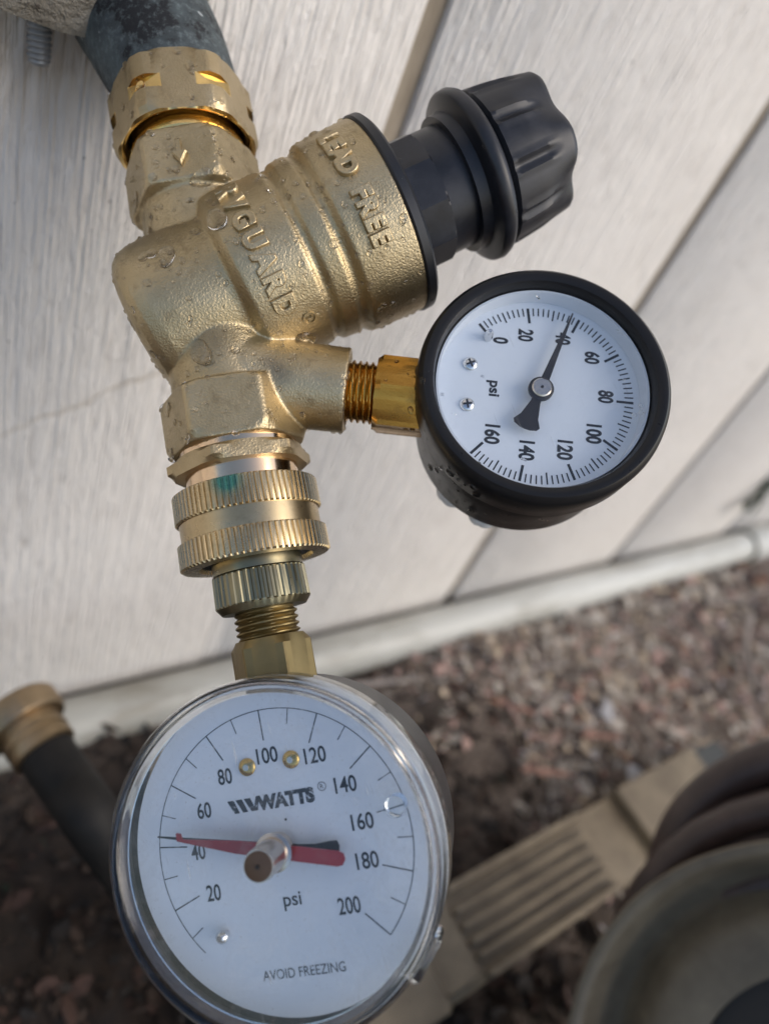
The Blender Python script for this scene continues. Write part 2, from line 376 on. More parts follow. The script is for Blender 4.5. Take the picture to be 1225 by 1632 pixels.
mb = MB(); mb.box(Fr((0, 0, 0), (0, 0, 1), (1, 0, 0)), GX[0] * 1000, GX[-1] * 1000, 17, 115, -120, 19)
build('foundation', mb, fm, wall, world=True, smooth=0)

# ground: one sheet to the horizon, fine near the wall
def gh(x, y):
    base = -0.020 * np.clip((x - 0.25), -0.5, 1.4) + 0.004
    z = base + 0.0045 * np.sin(x * 41 + 3 * np.sin(y * 23)) * np.sin(y * 37 + 1.3) + 0.003 * np.sin(x * 97 + y * 61) + 0.002 * np.sin(x * 173 - y * 131)
    z = z + 0.010 * np.exp(-((y + 0.035) / 0.03) ** 2) * np.clip(1.2 - x * 1.3, 0.0, 1.2)
    fade = np.exp(-np.clip(np.hypot(x - 0.5, y + 0.2) - 1.2, 0, None) * 1.5)
    z = z + 0.012 * np.sin(x * 17 + 1.1) * np.sin(y * 29 + x * 9)
    return z * fade + (-0.012) * (1 - fade)
xs = np.concatenate([-np.geomspace(80, 0.5, 18), np.linspace(-0.4, 1.8, 260), np.geomspace(1.95, 80, 18)])
ys = np.concatenate([-np.geomspace(80, 1.0, 16), np.linspace(-0.9, 0.05, 120), np.geomspace(0.2, 80, 12)])
X, Y = np.meshgrid(xs, ys); Zg = gh(X, Y) + rng.normal(0, 0.0012, X.shape) * (np.abs(X - 0.6) < 1.2)
Zg = np.where(Y > 0.02, -0.03, Zg)
nx, ny = len(xs), len(ys)
idx = np.arange(nx * ny).reshape(ny, nx)
fs = np.stack([idx[:-1, :-1], idx[:-1, 1:], idx[1:, 1:], idx[1:, :-1]], -1).reshape(-1, 4)
soil = mat('soil', (0.06, 0.045, 0.035), 0.9); t, b = nodes(soil); v = coords(t)
n1 = noise(t, v, 90, 8, 0.7); n2 = noise(t, v, 7, 5, 0.6); n3 = noise(t, v, 600, 4, 0.7)
dry = ramp(t, n1, [(0.25, (0.09, 0.069, 0.052)), (0.5, (0.22, 0.172, 0.137)), (0.75, (0.36, 0.295, 0.245))])
shade_tone = ramp(t, n1, [(0.3, (0.008, 0.005, 0.0035)), (0.55, (0.024, 0.0145, 0.009)), (0.8, (0.05, 0.031, 0.019))])  # brown soil darkened further: shade on the ground put into its colour
shaded = spot(t, (0.10, -0.20, 0.0), 0.12, 0.34)  # mask of the ground patch that gets the painted shade
shaded = mth(t, 'ADD', shaded, mth(t, 'MULTIPLY', mth(t, 'SUBTRACT', n2, 0.5), 0.7), True)
t.links.new(mix(t, shaded, dry, shade_tone), b.inputs['Base Color'])
bump(t, b, mth(t, 'ADD', n1, mth(t, 'MULTIPLY', n3, 0.4)), 0.8, 0.006)
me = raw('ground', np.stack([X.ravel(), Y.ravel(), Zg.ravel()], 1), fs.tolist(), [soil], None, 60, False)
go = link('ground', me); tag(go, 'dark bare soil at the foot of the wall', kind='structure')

# litter: bark chips and dry leaf bits (nobody could count them)
def chips(name, count, region, mats, weights, smin, smax, keep):
    vs = []; fs = []; mi = []
    k = 0
    while k < count:
        x = rng.uniform(*region[0]); y = rng.uniform(*region[1])
        if not keep(x, y): continue
        k += 1
        L = rng.uniform(smin, smax) * rng.choice([1, 1, 1, 1, 1.5, 2.2]); Wd_ = L * (rng.uniform(0.3, 0.75) if rng.uniform() < 0.55 else rng.uniform(0.08, 0.2)); T = L * rng.uniform(0.05, 0.16)
        R = (Matrix.Rotation(rng.uniform(0, 6.28), 3, 'Z') @ Matrix.Rotation(rng.normal(0, 0.5), 3, 'X') @ Matrix.Rotation(rng.normal(0, 0.45), 3, 'Y'))
        R = np.array(R); o = len(vs); z = float(gh(x, y)) + T * 0.5 + rng.uniform(0, 0.0025)
        bend = rng.uniform(-0.25, 0.35) * L
        for sx, wx in ((-1, 0.35), (-0.3, 1.0), (0.4, 0.9), (1, 0.25)):
            for sy, sz in ((-1, 0), (1, 0), (1, 1), (-1, 1)):
                p = np.array([sx * L / 2, sy * Wd_ / 2 * wx * rng.uniform(0.8, 1.2), sz * T + bend * (sx * sx - 0.5) * 0.5])
                vs.append(R @ p + (x, y, z))
        for q in range(3):
            a = o + q * 4
            for j in range(4): fs.append((a + j, a + (j + 1) % 4, a + 4 + (j + 1) % 4, a + 4 + j))
        fs += [(o + 3, o + 2, o + 1, o), (o + 12, o + 13, o + 14, o + 15)]
        q = 0.5 + 0.5 * sin(x * 23 + 2.2 * sin(y * 31)) * cos(y * 27 + 1.7 * sin(x * 19))      # the litter lies in patches
        wt = np.array(weights) * (np.array([0.5 + q, 1.7 - 1.5 * q, 0.5 + q, 1.9 - 1.7 * q, 1.3 - q, 1.0])[:len(weights)] if len(weights) == 6 else 1.0)
        mi += [rng.choice(len(mats), p=wt / wt.sum())] * 14
    me = raw(name, vs, fs, mats, mi, 30, True); return link(name, me)
def chipmat(name, c, var=0.5):
    m = mat(name, c, 0.85); t, b = nodes(m); v = coords(t); n = noise(t, v, 160, 5, 0.7)
    lo = tuple(q * (1 - var) for q in c); hi = tuple(min(1, q * (1 + var)) for q in c)
    t.links.new(ramp(t, n, [(0.3, lo), (0.7, hi)]), b.inputs['Base Color']); bump(t, b, noise(t, v, 700, 3), 0.4, 0.0006); return m
cm = [chipmat('grey_chip', (0.41, 0.365, 0.31)), chipmat('pink_chip', (0.44, 0.295, 0.245)), chipmat('tan_chip', (0.44, 0.35, 0.25)),
      chipmat('dark_chip', (0.055, 0.042, 0.036)), chipmat('rust_chip', (0.23, 0.105, 0.06)), chipmat('pale_chip', (0.44, 0.41, 0.40))]
def isshaded(x, y):  # patch where the litter takes its painted shade tones
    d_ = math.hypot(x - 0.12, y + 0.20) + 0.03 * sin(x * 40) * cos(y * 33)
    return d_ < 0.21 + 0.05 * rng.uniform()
def barked(x, y): return not isshaded(x, y)
o = chips('bark_litter', 20000, ((0.05, 1.35), (-0.34, -0.005)), cm, [0.36, 0.24, 0.17, 0.12, 0.05, 0.06], 0.0018, 0.0075, barked)
tag(o, 'grey and pink dry bark chips and leaf bits scattered along the wall', kind='stuff')
dm = [chipmat('shaded_brown_chip', (0.030, 0.018, 0.011)), chipmat('shaded_dark_chip', (0.010, 0.007, 0.005)), chipmat('shaded_red_chip', (0.042, 0.021, 0.014)), chipmat('shaded_moss', (0.018, 0.030, 0.016))]  # brown litter colours darkened to paint in the shade here
o = chips('shaded_leaf_litter', 6000, ((-0.16, 0.40), (-0.46, -0.005)), dm, [0.42, 0.33, 0.24, 0.01], 0.002, 0.008, isshaded)
tag(o, 'dark brown leaf litter below the brass fittings, shade painted into its colour', kind='stuff')
# larger single pieces
twm = chipmat('twig_bark', (0.25, 0.215, 0.19), 0.35)
def twig(pxs, r, label):
    pts = []
    for i, (px, py) in enumerate(pxs):
        p = at_z(px, py, 8 + 3 * (i % 2)); pts.append(p * 1000)
    P = []
    for i in range(len(pts) - 1):
        for k in range(4): P.append(pts[i] * (1 - k / 4) + pts[i + 1] * (k / 4) + rng.normal(0, 0.5, 3))
    P.append(pts[-1])
    mb = MB(); mb.tube(P, [r * (1 - 0.5 * i / len(P)) for i in range(len(P))], 8)
    o = build('twig', mb, twm, world=True, smooth=60); tag(o, label, 'twig')
twig([(560, 1092), (650, 1082), (740, 1085), (820, 1070), (960, 1047)], 2.6, 'long grey twig lying across the bark just in front of the pipe')
twig([(1030, 965), (1090, 958), (1150, 962), (1225, 940)], 2.2, 'thin pale twig close to the pipe near its coupling')
twig([(880, 1110), (860, 1130), (850, 1150)], 3.0, 'short stubby twig lying in the middle of the bark litter')
twig([(1190, 985), (1185, 1040), (1200, 1100)], 4.0, 'stout dark twig pointing away from the pipe beside the reel hose')
frm = chipmat('dry_frond_red', (0.32, 0.185, 0.14), 0.35)
for px, py, dx, dy, L, lab in ((790, 1115, 60, 22, 34, 'rusty dry conifer frond right of the large gauge, below the long grey twig'), (715, 1040, -70, 20, 30, 'reddish dry frond tip against the pipe left of the roundest pebble'),
                              (915, 1120, 28, -60, 26, 'pinkish dry frond standing left of the long pale flake'), (925, 1170, 60, 6, 34, 'pinkish dry frond lying across the middle of the bark litter'),
                              (830, 1225, 75, 10, 40, 'reddish dry frond at the edge of the dark brown soil'), (1060, 1095, 60, -14, 30, 'small rusty frond nearest the far end of the pipe')):
    a_ = at_z(px, py, 9) * 1000; b_ = at_z(px + dx, py + dy, 9) * 1000; dd = nrm(b_ - a_); mb = MB(); fr = Fr(a_, (0, 0, 1), dd)
    mb.prism(fr, [(0, -0.7), (L, -0.3), (L, 0.3), (0, 0.7)], -0.6, 0.8)
    for k in range(13):
        x_ = L * (0.06 + 0.07 * k); ll = (5.5 - 3.2 * k / 13) * rng.uniform(.8, 1.2)
        for sg in (-1, 1):
            q = Fr(fr.p(x_, 0, 0.2), (0, 0, 1) + 0.25 * rng.normal(0, 1, 3), dd * 0.75 + sg * fr.y * 0.75); mb.prism(q, [(0, -0.8), (ll * .6, -1.0), (ll, 0), (ll * .6, 1.0), (0, 0.8)], 0, 0.8)
    o = build('dry_frond', mb, frm, world=True); tag(o, lab, 'frond')
pal = mat('pale_litter', (0.62, 0.60, 0.60), 0.7); t, b = nodes(pal); n = noise(t, coords(t), 200, 4); bump(t, b, n, 0.5, 0.001)
t.links.new(ramp(t, n, [(0.35, (0.27, 0.26, 0.26)), (0.7, (0.42, 0.41, 0.42))]), b.inputs['Base Color'])
for px, py, r, s2, lab in ((768, 1037, 6, 1.3, 'roundest whitish pebble on the bark, nearest the pipe'), (748, 1066, 6, 1.6, 'whitish pebble just below the roundest one, on the grey twig'),
                          (965, 1130, 4.5, 2.3, 'long pale flake standing in the middle of the bark litter'), (1010, 1243, 6, 1.9, 'pale flake lying against the tan frame of the hose reel'),
                          (240, 1192, 6, 1.4, 'bluish pale pebble in the shadow between black hose and large gauge')):
    p = at_z(px, py, 10) * 1000; mb = MB(); fr = Fr(p, (0.1, -0.2, 1), (0.8, 0.6, 0)); 
    ph = rng.uniform(0, 6, 3)
    mb.rev(fr, [(-r * 0.5 * cos(e), max(0.02, r * sin(e))) for e in np.linspace(0.05, pi - 0.05, 8)], 12, lambda a, z, q: q * (1 + 0.22 * cos(a + ph[0]) + 0.15 * cos(3 * a + ph[1])) * (1 + (s2 - 1) * abs(cos(a))))
    o = build('pebble' if 'pebble' in lab else 'pale_flake', mb, pal, world=True, smooth=60); tag(o, lab, 'pebble' if 'pebble' in lab else 'leaf flake')

# drain pipe along the foot of the wall
pv = mat('white_pipe', (0.66, 0.66, 0.60), 0.42); t, b = nodes(pv); v = coords(t, (0.25, 1, 1)); n = noise(t, v, 60, 6, 0.7)
zc = t.nodes.new('ShaderNodeSeparateXYZ'); g_ = t.nodes.new('ShaderNodeNewGeometry'); t.links.new(g_.outputs['Position'], zc.inputs[0])
pipe_tone = mth(t, 'ADD', mth(t, 'MULTIPLY', ramp(t, n, [(0.45, (0, 0, 0)), (0.7, (1, 1, 1))]), 0.6), mth(t, 'MULTIPLY', spot(t, (0.08, -0.02, 0.02), 0.05, 0.42), 0.5), True)  # random dirt noise plus a darker stretch towards the left end
t.links.new(mix(t, pipe_tone, mix(t, 0.5, (0.60, 0.61, 0.57), (0.48, 0.47, 0.42)), (0.22, 0.20, 0.155)), b.inputs['Base Color'])
PY, PZ, PR = -19.0, 15.0, 15.5
pipe = thing('drain_pipe', 'off white plastic pipe running along the foot of the wall', 'pipe', (0.3, PY / 1000, 0.0))
fx = lambda x: Fr((x, PY, PZ), (1, 0, 0), (0, 0, 1))
mb = MB(); mb.rev(fx(0), [(-1200, PR), (-600, PR)] + [(x, PR) for x in range(-500, 2300, 100)] + [(2300, PR)], 40)
build('pipe_run', mb, pv, pipe, world=True)
mb = MB(); mb.rev(fx(783), [(0, PR - 0.5), (0, 18.5), (1.5, 19.4), (19, 19.4), (20, 18.5), (21.5, 18.5), (22, 19.4), (46, 19.4), (48, 18.5), (48, PR - 0.5)], 40, cap0=False, cap1=False)
build('coupling', mb, pv, pipe, world=True)
dk = mat('dirty_sealant', (0.09, 0.085, 0.06), 0.9)
for zz in (0, 48.5):
    mb = MB(); mb.rev(fx(783 + zz), [(-1.8, PR - 0.5), (-1.8, 17.0), (0.0, 18.8), (1.0, 18.2), (1.0, PR - 0.5)], 40, cap0=False, cap1=False)
    build('sealant_ring', mb, dk, pipe, world=True)
# weed stem leaning on the wall by the coupling
wm = mat('weed_green', (0.035, 0.05, 0.028), 0.6)
wd = thing('weed', 'dark green weed stem against the siding just above the pipe coupling', 'weed', (0.80, -0.012, 0.06))
p0_, p1_ = at_wall(1186, 806, 6) * 1000, at_wall(1290, 722, 8) * 1000
mb = MB(); mb.tube([p0_ + (p1_ - p0_) * k / 6 + rng.normal(0, 1.0, 3) for k in range(7)], [3.5, 4.2, 4.6, 4.6, 4.2, 3.6, 2.5], 8); build('stem', mb, wm, wd, world=True)
for k, (u, lx, lz) in enumerate(((0.05, -26, 2), (0.25, -12, -20), (0.55, 22, -14))):
    q = p0_ + (p1_ - p0_) * u; mb = MB(); fr = Fr(q + (0, -5, 0), nrm((0.1, -1, 0.3)), nrm((lx, 0, lz)))
    L = 26; mb.prism(fr, [(0, -1), (L * .3, -4), (L * .7, -3.5), (L, 0), (L * .7, 3.5), (L * .3, 4), (0, 1)], 0, 0.5); build('leaf', mb, wm, wd, world=True)

# ================================================================== SPIGOT (hose bib) ABOVE THE REGULATOR
A0 = np.array([-29.7, 3.4, 165.0]); AX = nrm([.193, .966, -.174]); FA = Fr(A0, AX)
pat = mat('weathered_patina', (0.10, 0.12, 0.12), 0.7, 0.2); t, b = nodes(pat); v = coords(t)
n1 = noise(t, v, 95, 6, 0.6); n2 = noise(t, v, 700, 4, 0.7); n3 = noise(t, v, 300, 2, 0.5)
col = ramp(t, n1, [(0.30, (0.095, 0.12, 0.12)), (0.47, (0.060, 0.074, 0.078)), (0.545, (0.04, 0.048, 0.05)), (0.565, (0.014, 0.015, 0.017))])
col = mix(t, mth(t, 'MULTIPLY', ramp(t, n2, [(0.5, (0, 0, 0)), (0.7, (1, 1, 1))]), 0.35), col, (0.26, 0.31, 0.31))
col = mix(t, ramp(t, n3, [(0.72, (0, 0, 0)), (0.75, (1, 1, 1))]), col, (0.4, 0.42, 0.42))
t.links.new(col, b.inputs['Base Color']); bump(t, b, mth(t, 'ADD', n1, mth(t, 'MULTIPLY', n2, 0.3)), 0.7, 0.0008)
opaint = mat('old_paint', (0.3, 0.27, 0.22), 0.7); t, b = nodes(opaint); v = coords(t); n1 = noise(t, v, 60, 6, 0.65); n2 = noise(t, v, 420, 4, 0.7)
col = ramp(t, n1, [(0.3, (0.12, 0.105, 0.08)), (0.6, (0.27, 0.245, 0.20))])
col = mix(t, ramp(t, n2, [(0.62, (0, 0, 0)), (0.68, (1, 1, 1))]), col, (0.09, 0.075, 0.06))
t.links.new(col, b.inputs['Base Color']); bump(t, b, mth(t, 'ADD', n1, n2), 0.9, 0.0022)
hole = A0 - 152 * AX
bib = thing('spigot', 'weathered grey green spigot outlet coming out of the wall above the brass nut', 'spigot', W1(A0 - 140 * AX))
def curve(pts, k=8):
    P = [np.array(p, float) for p in pts]; P = [2 * P[0] - P[1]] + P + [2 * P[-1] - P[-2]]; out = []
    for i in range(1, len(P) - 2):
        for j in range(k):
            t_ = j / k; a_, b_, c_, d_ = P[i - 1], P[i], P[i + 1], P[i + 2]
            out.append(0.5 * ((2 * b_) + (c_ - a_) * t_ + (2 * a_ - 5 * b_ + 4 * c_ - d_) * t_ ** 2 + (3 * b_ - 3 * c_ + d_ - a_) * t_ ** 3))
    out.append(P[-2]); return out
tp = curve([A0 - 104 * AX, A0 - 113 * AX, cam(216, 8, 190), cam(172, -90, 192), cam(140, -200, 200)], 6)
mb = MB(); mb.tube(tp, [13.4 + 4.0 * max(0, min(1, (i - 4.2) / 7)) ** 0.7 + 0.12 * sin(i * 1.7) for i in range(len(tp))], 56)
build('outlet', mb, pat, bib)
fl = at_wall(92, -120); fl = (fl[0] * 1000, 0, fl[2] * 1000)      # flange plate screwed to the siding
c_f = np.array([62.0, -12.6, 384.5])
mb = MB(); fr = Fr(c_f, (0, -1, 0), (0, 0, -1))
mb.rev(fr, [(0.0, 26), (0.2, 29), (2.5, 31), (5, 30.5), (6.5, 28), (8, 21), (10, 17)], 72, lambda a, z, r: r * (1 + 0.22 * max(0, cos(a - 5.45)) ** 6 + 0.025 * sin(3 * a) + 0.012 * sin(9 * a + 1) + 0.008 * sin(17 * a)))
build('wall_flange', mb, opaint, bib, world=True)
gs = mat('grey_bolt', (0.26, 0.265, 0.265), 0.5, 0.5)
bp = at_wall(62, 70, 6) * 1000
mb = MB(); mb.thread(Fr(bp + (0, 0, 5), (0.02, -0.05, -1), (0, -1, 0)), -8, 9.5, 2.9, 0.5, 1.35, 24)
build('bolt', mb, gs, bib, world=True)

# ================================================================== PRESSURE REGULATOR
BX = nrm([.888, -.452, .08]); B0 = np.array([1.04, -71.5, 178.8]) - 45 * BX; FB = Fr(B0, BX)
C0 = A0 - 35.8 * AX; CX = nrm([.994, .11, .006]); FC = Fr(C0, CX)
reg = thing('pressure_regulator', 'brass water pressure regulator with angled bell body and fluted black knob', 'regulator', W1(B0))
def hexr(AF, phase=0.0, n=6):
    def f(a, z, r):
        q = ((a - phase + pi / n) % (2 * pi / n)) - pi / n
        return min(r, AF / 2 / cos(q))
    return f
cast = MB()
cast.rev(FB, [(-20.3, 6), (-20.2, 11.5), (-19.6, 14), (-18.5, 16), (-16.8, 17.4), (-14, 18.2), (-10, 18.4), (-2, 18.2), (2.0, 18.0), (3.4, 18.2), (4.6, 19.7), (5.6, 20.7), (8, 20.9), (11, 20.9), (19.8, 20.8), (20.6, 20.0), (21.6, 20.1), (22.8, 21.2), (26.4, 21.5), (27.3, 20.8), (28.4, 21.0), (29.8, 22.6), (34, 22.9), (43.4, 23.1), (43.8, 22.6)], 120)
hx = hexr(28.6, -0.05)
cast.rev(FA, [(-91.6, 13.5), (-91.2, 15.2), (-89.6, 16.2), (-80.0, 16.4), (-78.0, 15.4), (-77.2, 13.3), (-70, 13.3), (-46, 14.5)], 96, lambda a, z, r: hx(a, z, r) if z < -77.5 else r)
cast.rev(FA, [(-62, 12.6), (-38, 12.6), (-31.2, 12.6), (-31.0, 14.9), (-30.0, 15.9), (-20, 15.9), (-17.9, 14.9), (-17.5, 12.6)], 96, lambda a, z, r: hexr(28.0, -0.10)(a, z, r) if z > -31.1 else r)
cast.rev(FC, [(-3, 12.5), (6, 11.6), (12, 10.4), (20, 9.9), (28.3, 9.8)], 72)
def remesh(mb, voxel, it):
    me = bpy.data.meshes.new('casting'); me.from_pydata([tuple(q) for q in mb.v], [], mb.f)
    bm = bmesh.new(); bm.from_mesh(me); bmesh.ops.recalc_face_normals(bm, faces=bm.faces); bm.to_mesh(me); bm.free()
    ob = bpy.data.objects.new('casting', me); C.objects.link(ob)
    r = ob.modifiers.new('r', 'REMESH'); r.mode = 'VOXEL'; r.voxel_size = voxel; r.adaptivity = 0
    s = ob.modifiers.new('s', 'SMOOTH'); s.factor = 0.5; s.iterations = it
    ev = ob.evaluated_get(bpy.context.evaluated_depsgraph_get()); m2 = ev.to_mesh()
    vs = np.empty(len(m2.vertices) * 3); m2.vertices.foreach_get('co', vs); fs = [tuple(p.vertices) for p in m2.polygons]
    ev.to_mesh_clear(); bpy.data.objects.remove(ob); bpy.data.meshes.remove(me)
    out = MB(); out.v = list(vs.reshape(-1, 3)); out.f = fs; out.m = [0] * len(fs); return out
body_mb = remesh(cast, 0.36, 4)
body = build('body', body_mb, MAT['cast'], reg, smooth=60)
# cast lettering bent round the bell
def bent(mb, s, fr, R, tc, th0, hgt, pitch, extr=0.9):
    n = len(s)
    for i, ch in enumerate(s):
        if ch == ' ': continue
        vs, fs = text_mesh(ch, 0.042, 0.03, 0.05); e = vs.max(0) - vs.min(0); sc = hgt / e[1]
        wx = sc * 0.86
        u0 = (i - (n - 1) / 2) * pitch
        out = []
        for q in vs:
            th = th0 + (u0 + q[0] * wx) / R
            zz = R + 0.15 + q[2] * extr / 0.08
            out.append(fr.p(zz * cos(th), zz * sin(th), tc + q[1] * sc))
        mb.add(out, fs)
    return mb
mb = MB(); bent(mb, 'RVGUARD', FB, 20.8, 11.4, 0.0, 5.3, 4.85)
bent(mb, 'R', FB, 20.8, 15.3, 0.96, 1.3, 1)
for k in range(28):
    a0, a1 = 2 * pi * k / 28, 2 * pi * (k + 1) / 28; q = []
    for rr, a_, zz in ((1.25, a0, 0.1), (1.6, a0, 0.1), (1.6, a1, 0.1), (1.25, a1, 0.1), (1.3, a0, 0.5), (1.55, a0, 0.5), (1.55, a1, 0.5), (1.3, a1, 0.5)):
        th = 0.96 + rr * cos(a_) / 20.8; q.append(FB.p((20.8 + zz) * cos(th), (20.8 + zz) * sin(th), 15.3 + rr * sin(a_)))
    mb.add(q, [(4, 5, 6, 7), (0, 4, 7, 3), (1, 2, 6, 5)])
build('lettering', mb, MAT['cast'], reg, 'raised letters RVGUARD on the body', smooth=50)
mb = MB(); bent(mb, 'LEAD FREE', FB, 23.0, 35.8, -0.07, 4.9, 3.2)
build('lettering', mb, MAT['cast'], reg, 'raised letters LEAD FREE on the bell', smooth=50)
fh = Fr(FA.p(14.8 * cos(-.05), 14.8 * sin(-.05), -84.0), FA.x * cos(-.05) + FA.y * sin(-.05), AX)      # x runs down the pipe
mb = MB(); mb.prism(fh, [(-3.2, -0.6), (0.3, -0.6), (0.3, -1.7), (3.2, 0), (0.3, 1.7), (0.3, 0.6), (-3.2, 0.6)], -0.4, 0.75, 0.2, 0.45)
build('flow_arrow', mb, MAT['cast'], reg, smooth=30)
# union nut over the inlet
NPH = -0.20
def nut_r(a, z, r):
    q = hexr(31.2, NPH)(a, z, r)
    if -103.6 < z < -100.4: q = min(q, 16.1)
    return q
def nut_m(a, z):
    q = ((a - NPH + pi / 6) % (pi / 3)) - pi / 6
    if -103.8 < z < -100.2 and 15.6 / cos(q) > 16.05: return 1
    if z > -95.2: return 1
    return 0
prof = [(-110.6, 14.0), (-110.4, 15.8), (-109.4, 17.2), (-103.7, 17.2), (-103.55, 17.2), (-103.3, 17.2), (-100.7, 17.2), (-100.45, 17.2), (-100.3, 17.2), (-96.0, 17.2), (-94.6, 16.4), (-94.3, 15.6), (-94.6, 14.9)]
prof += [(-95.2 - i * 0.55, 14.7 - 0.05 * i - (0.28 if i % 2 else 0)) for i in range(14)] + [(-103, 13.4)]
mb = MB(); mb.rev(FA, prof, 180, lambda a, z, r: nut_r(a, z, r) if r > 15.0 else r, lambda a, z: nut_m(a, z), cap0=False, cap1=False)
build('swivel_nut', mb, [MAT['nut'], MAT['bright']], reg, smooth=28)
mb = MB(); mb.rev(FA, [(-106, 13.2), (-93.5, 13.2), (-93.2, 14.0), (-91.8, 14.1), (-91.0, 13.6), (-90.6, 12.5)], 72); build('inlet_collar', mb, MAT['bright'], reg)
# bonnet: gasket ring, faceted sleeve, collar, knob
mb = MB(); mb.rev(FB, [(43.4, 20), (43.4, 23.2), (43.8, 23.6), (45.6, 23.5), (46.3, 22.7), (46.4, 13)], 120); build('gasket_ring', mb, MAT['gasket'], reg)
mb = MB(); mb.rev(FB, [(46.2, 13), (46.2, 15.7), (55.2, 15.4), (55.6, 15.0), (55.6, 13)], 120, lambda a, z, r: hexr(29.4, 0.15, 10)(a, z, r))
build('sleeve', mb, MAT['black'], reg, smooth=14)
mb = MB(); mb.box(Fr(FB.p(0, 0, 51.5), FB.x * cos(.46) + FB.y * sin(.46), BX), -1.0, 1.0, -0.7, -0.2, 13.8, 15.1); mb.box(Fr(FB.p(0, 0, 51.5), FB.x * cos(.46) + FB.y * sin(.46), BX), -1.0, 1.0, 0.2, 0.7, 13.8, 15.1)
build('molded_mark', mb, MAT['black'], reg)
mb = MB(); mb.rev(FB, [(55.2, 12), (55.3, 14.5), (63.8, 14.5), (64.2, 12)], 96); build('collar', mb, MAT['black'], reg)
def knob():
    mb = MB(); n = 180; rings = []
    def R(a, z, r):
        q = ((a - radians(27) + pi / 10) % (pi / 5)) - pi / 10      # ten flutes
        u = abs(q) * r
        k = max(0.0, 1 - (u / 1.15) ** 2)
        fade = min(1, max(0, (z - 70.5) / 1.5)) if z > 69.8 else 0
        out_ = 1 - min(1, max(0, (z - 80.0) / 4.0))
        r = r - 0.75 * k * fade * out_ + 0.28 * max(0, 1 - ((u - 1.7) / 0.8) ** 2) * fade * out_
        return r
    def zend(a):
        q = 0.5 - 0.5 * cos(5 * (a - radians(27)))
        return 88.0 - 0.7 * q ** 1.2
    side = [(62.0, 13.8), (62.0, 16.2), (64.6, 16.5), (65.0, 17.2), (65.4, 19.6), (66.0, 20.2), (67.6, 20.4), (68.8, 19.9), (69.3, 19.2), (70.0, 17.2)]
    th = np.linspace(0, 2 * pi, n, endpoint=False); rows = []
    for z, r in side: rows.append([FB.p(R(a, z, r) * cos(a), R(a, z, r) * sin(a), z) for a in th])
    for u in np.linspace(0.06, 1, 24):
        row = []
        for a in th:
            z = 70.0 + (zend(a) - 0.8 - 70.0) * u; q = 0.5 - 0.5 * cos(5 * (a - radians(27))); sco = 2.2 * q ** 1.4 * max(0, (u - 0.45) / 0.55) ** 1.5; rr = max(R(a, min(z, 90), 18.5 - 1.0 * u ** 2) , 17.4) - sco - 1.0 * u if u > 0.86 else R(a, z, 18.5 - 1.0 * u ** 2) - sco - 1.0 * u; row.append(FB.p(rr * cos(a), rr * sin(a), z))
        rows.append(row)
    for u in (0.97, 0.92, 0.8, 0.62, 0.4, 0.2):
        row = []
        for a in th:
            q = 0.5 - 0.5 * cos(5 * (a - radians(27))); zz = zend(a) + (88.4 - zend(a)) * (1 - u); rr = (16.3 - 2.2 * q ** 1.4) * u
            row.append(FB.p(rr * cos(a), rr * sin(a), zz))
        rows.append(row)
    vs = [p for r_ in rows for p in r_]; k = len(rows); fs = []
    for i in range(k - 1):
        for j in range(n): fs.append((i * n + j, i * n + (j + 1) % n, (i + 1) * n + (j + 1) % n, (i + 1) * n + j))
    fs.append(tuple(range(n))[::-1]); fs.append(tuple((k - 1) * n + j for j in range(n)))
    return mb.add(vs, fs)
build('knob', knob(), MAT['black'], reg, smooth=40)

# ================================================================== SWIVEL COUPLING UNDER THE REGULATOR
cpl = thing('hose_coupling', 'brass swivel coupling with two knurled rings under the regulator', 'hose coupling', W1(A0))
mb = MB(); mb.rev(FA, [(-19, 10), (-19, 13.4), (-15.9, 13.4), (-15.7, 12.6), (-15.4, 10)], 72); build('sealing_ring', mb, MAT['copper'], cpl)
def thin(a, z, r): return hexr(28.4, -0.38)(a, z, r)
mb = MB(); mb.rev(FA, [(-16.3, 10), (-16.3, 14.2), (-15.4, 16.7), (-13.6, 17.0), (-12.6, 14.8), (-12.4, 10)], 150, thin); build('thin_nut', mb, MAT['nut'], cpl, smooth=25)
mb = MB(); mb.rev(FA, [(-13, 11), (-12.9, 12.6), (-7.0, 12.3), (-6.9, 11)], 96); build('swivel_tube', mb, MAT['copper'], cpl)
def knr(N, depth, zlo, zhi):
    def f(a, z, r):
        if not (zlo <= z <= zhi): return r
        ph = (a * N / (2 * pi)) % 1
        return r - depth * (1 if ph < 0.36 else 0)
    return f
km = MAT['knurl']; t, b = nodes(km)
gs_ = spot(t, W1(FA.p(16, 0.5, -7.7)), 0.0019, 0.0044)
src = b.inputs['Base Color'].links[0].from_socket
col = mix(t, mth(t, 'MULTIPLY', gs_, 0.9), src, (0.005, 0.16, 0.14)); t.links.new(col, b.inputs['Base Color'])
mtl = mth(t, 'SUBTRACT', 1.0, mth(t, 'MULTIPLY', gs_, 0.7)); t.links.new(mtl, b.inputs['Metallic'])
N1 = 78
mb = MB(); mb.rev(FA, [(-8.7, 11.5), (-8.6, 15.6), (-8.3, 16.1), (-2.4, 16.2), (-2.1, 15.7), (-2.0, 14)], N1 * 6, knr(N1, 0.42, -8.45, -2.2)); build('knurled_ring', mb, km, cpl, smooth=20)
mb = MB(); mb.rev(FA, [(-2.2, 14), (-2.1, 15.4), (2.2, 15.4), (2.3, 14)], 120); build('ring_waist', mb, MAT['knurl'], cpl)
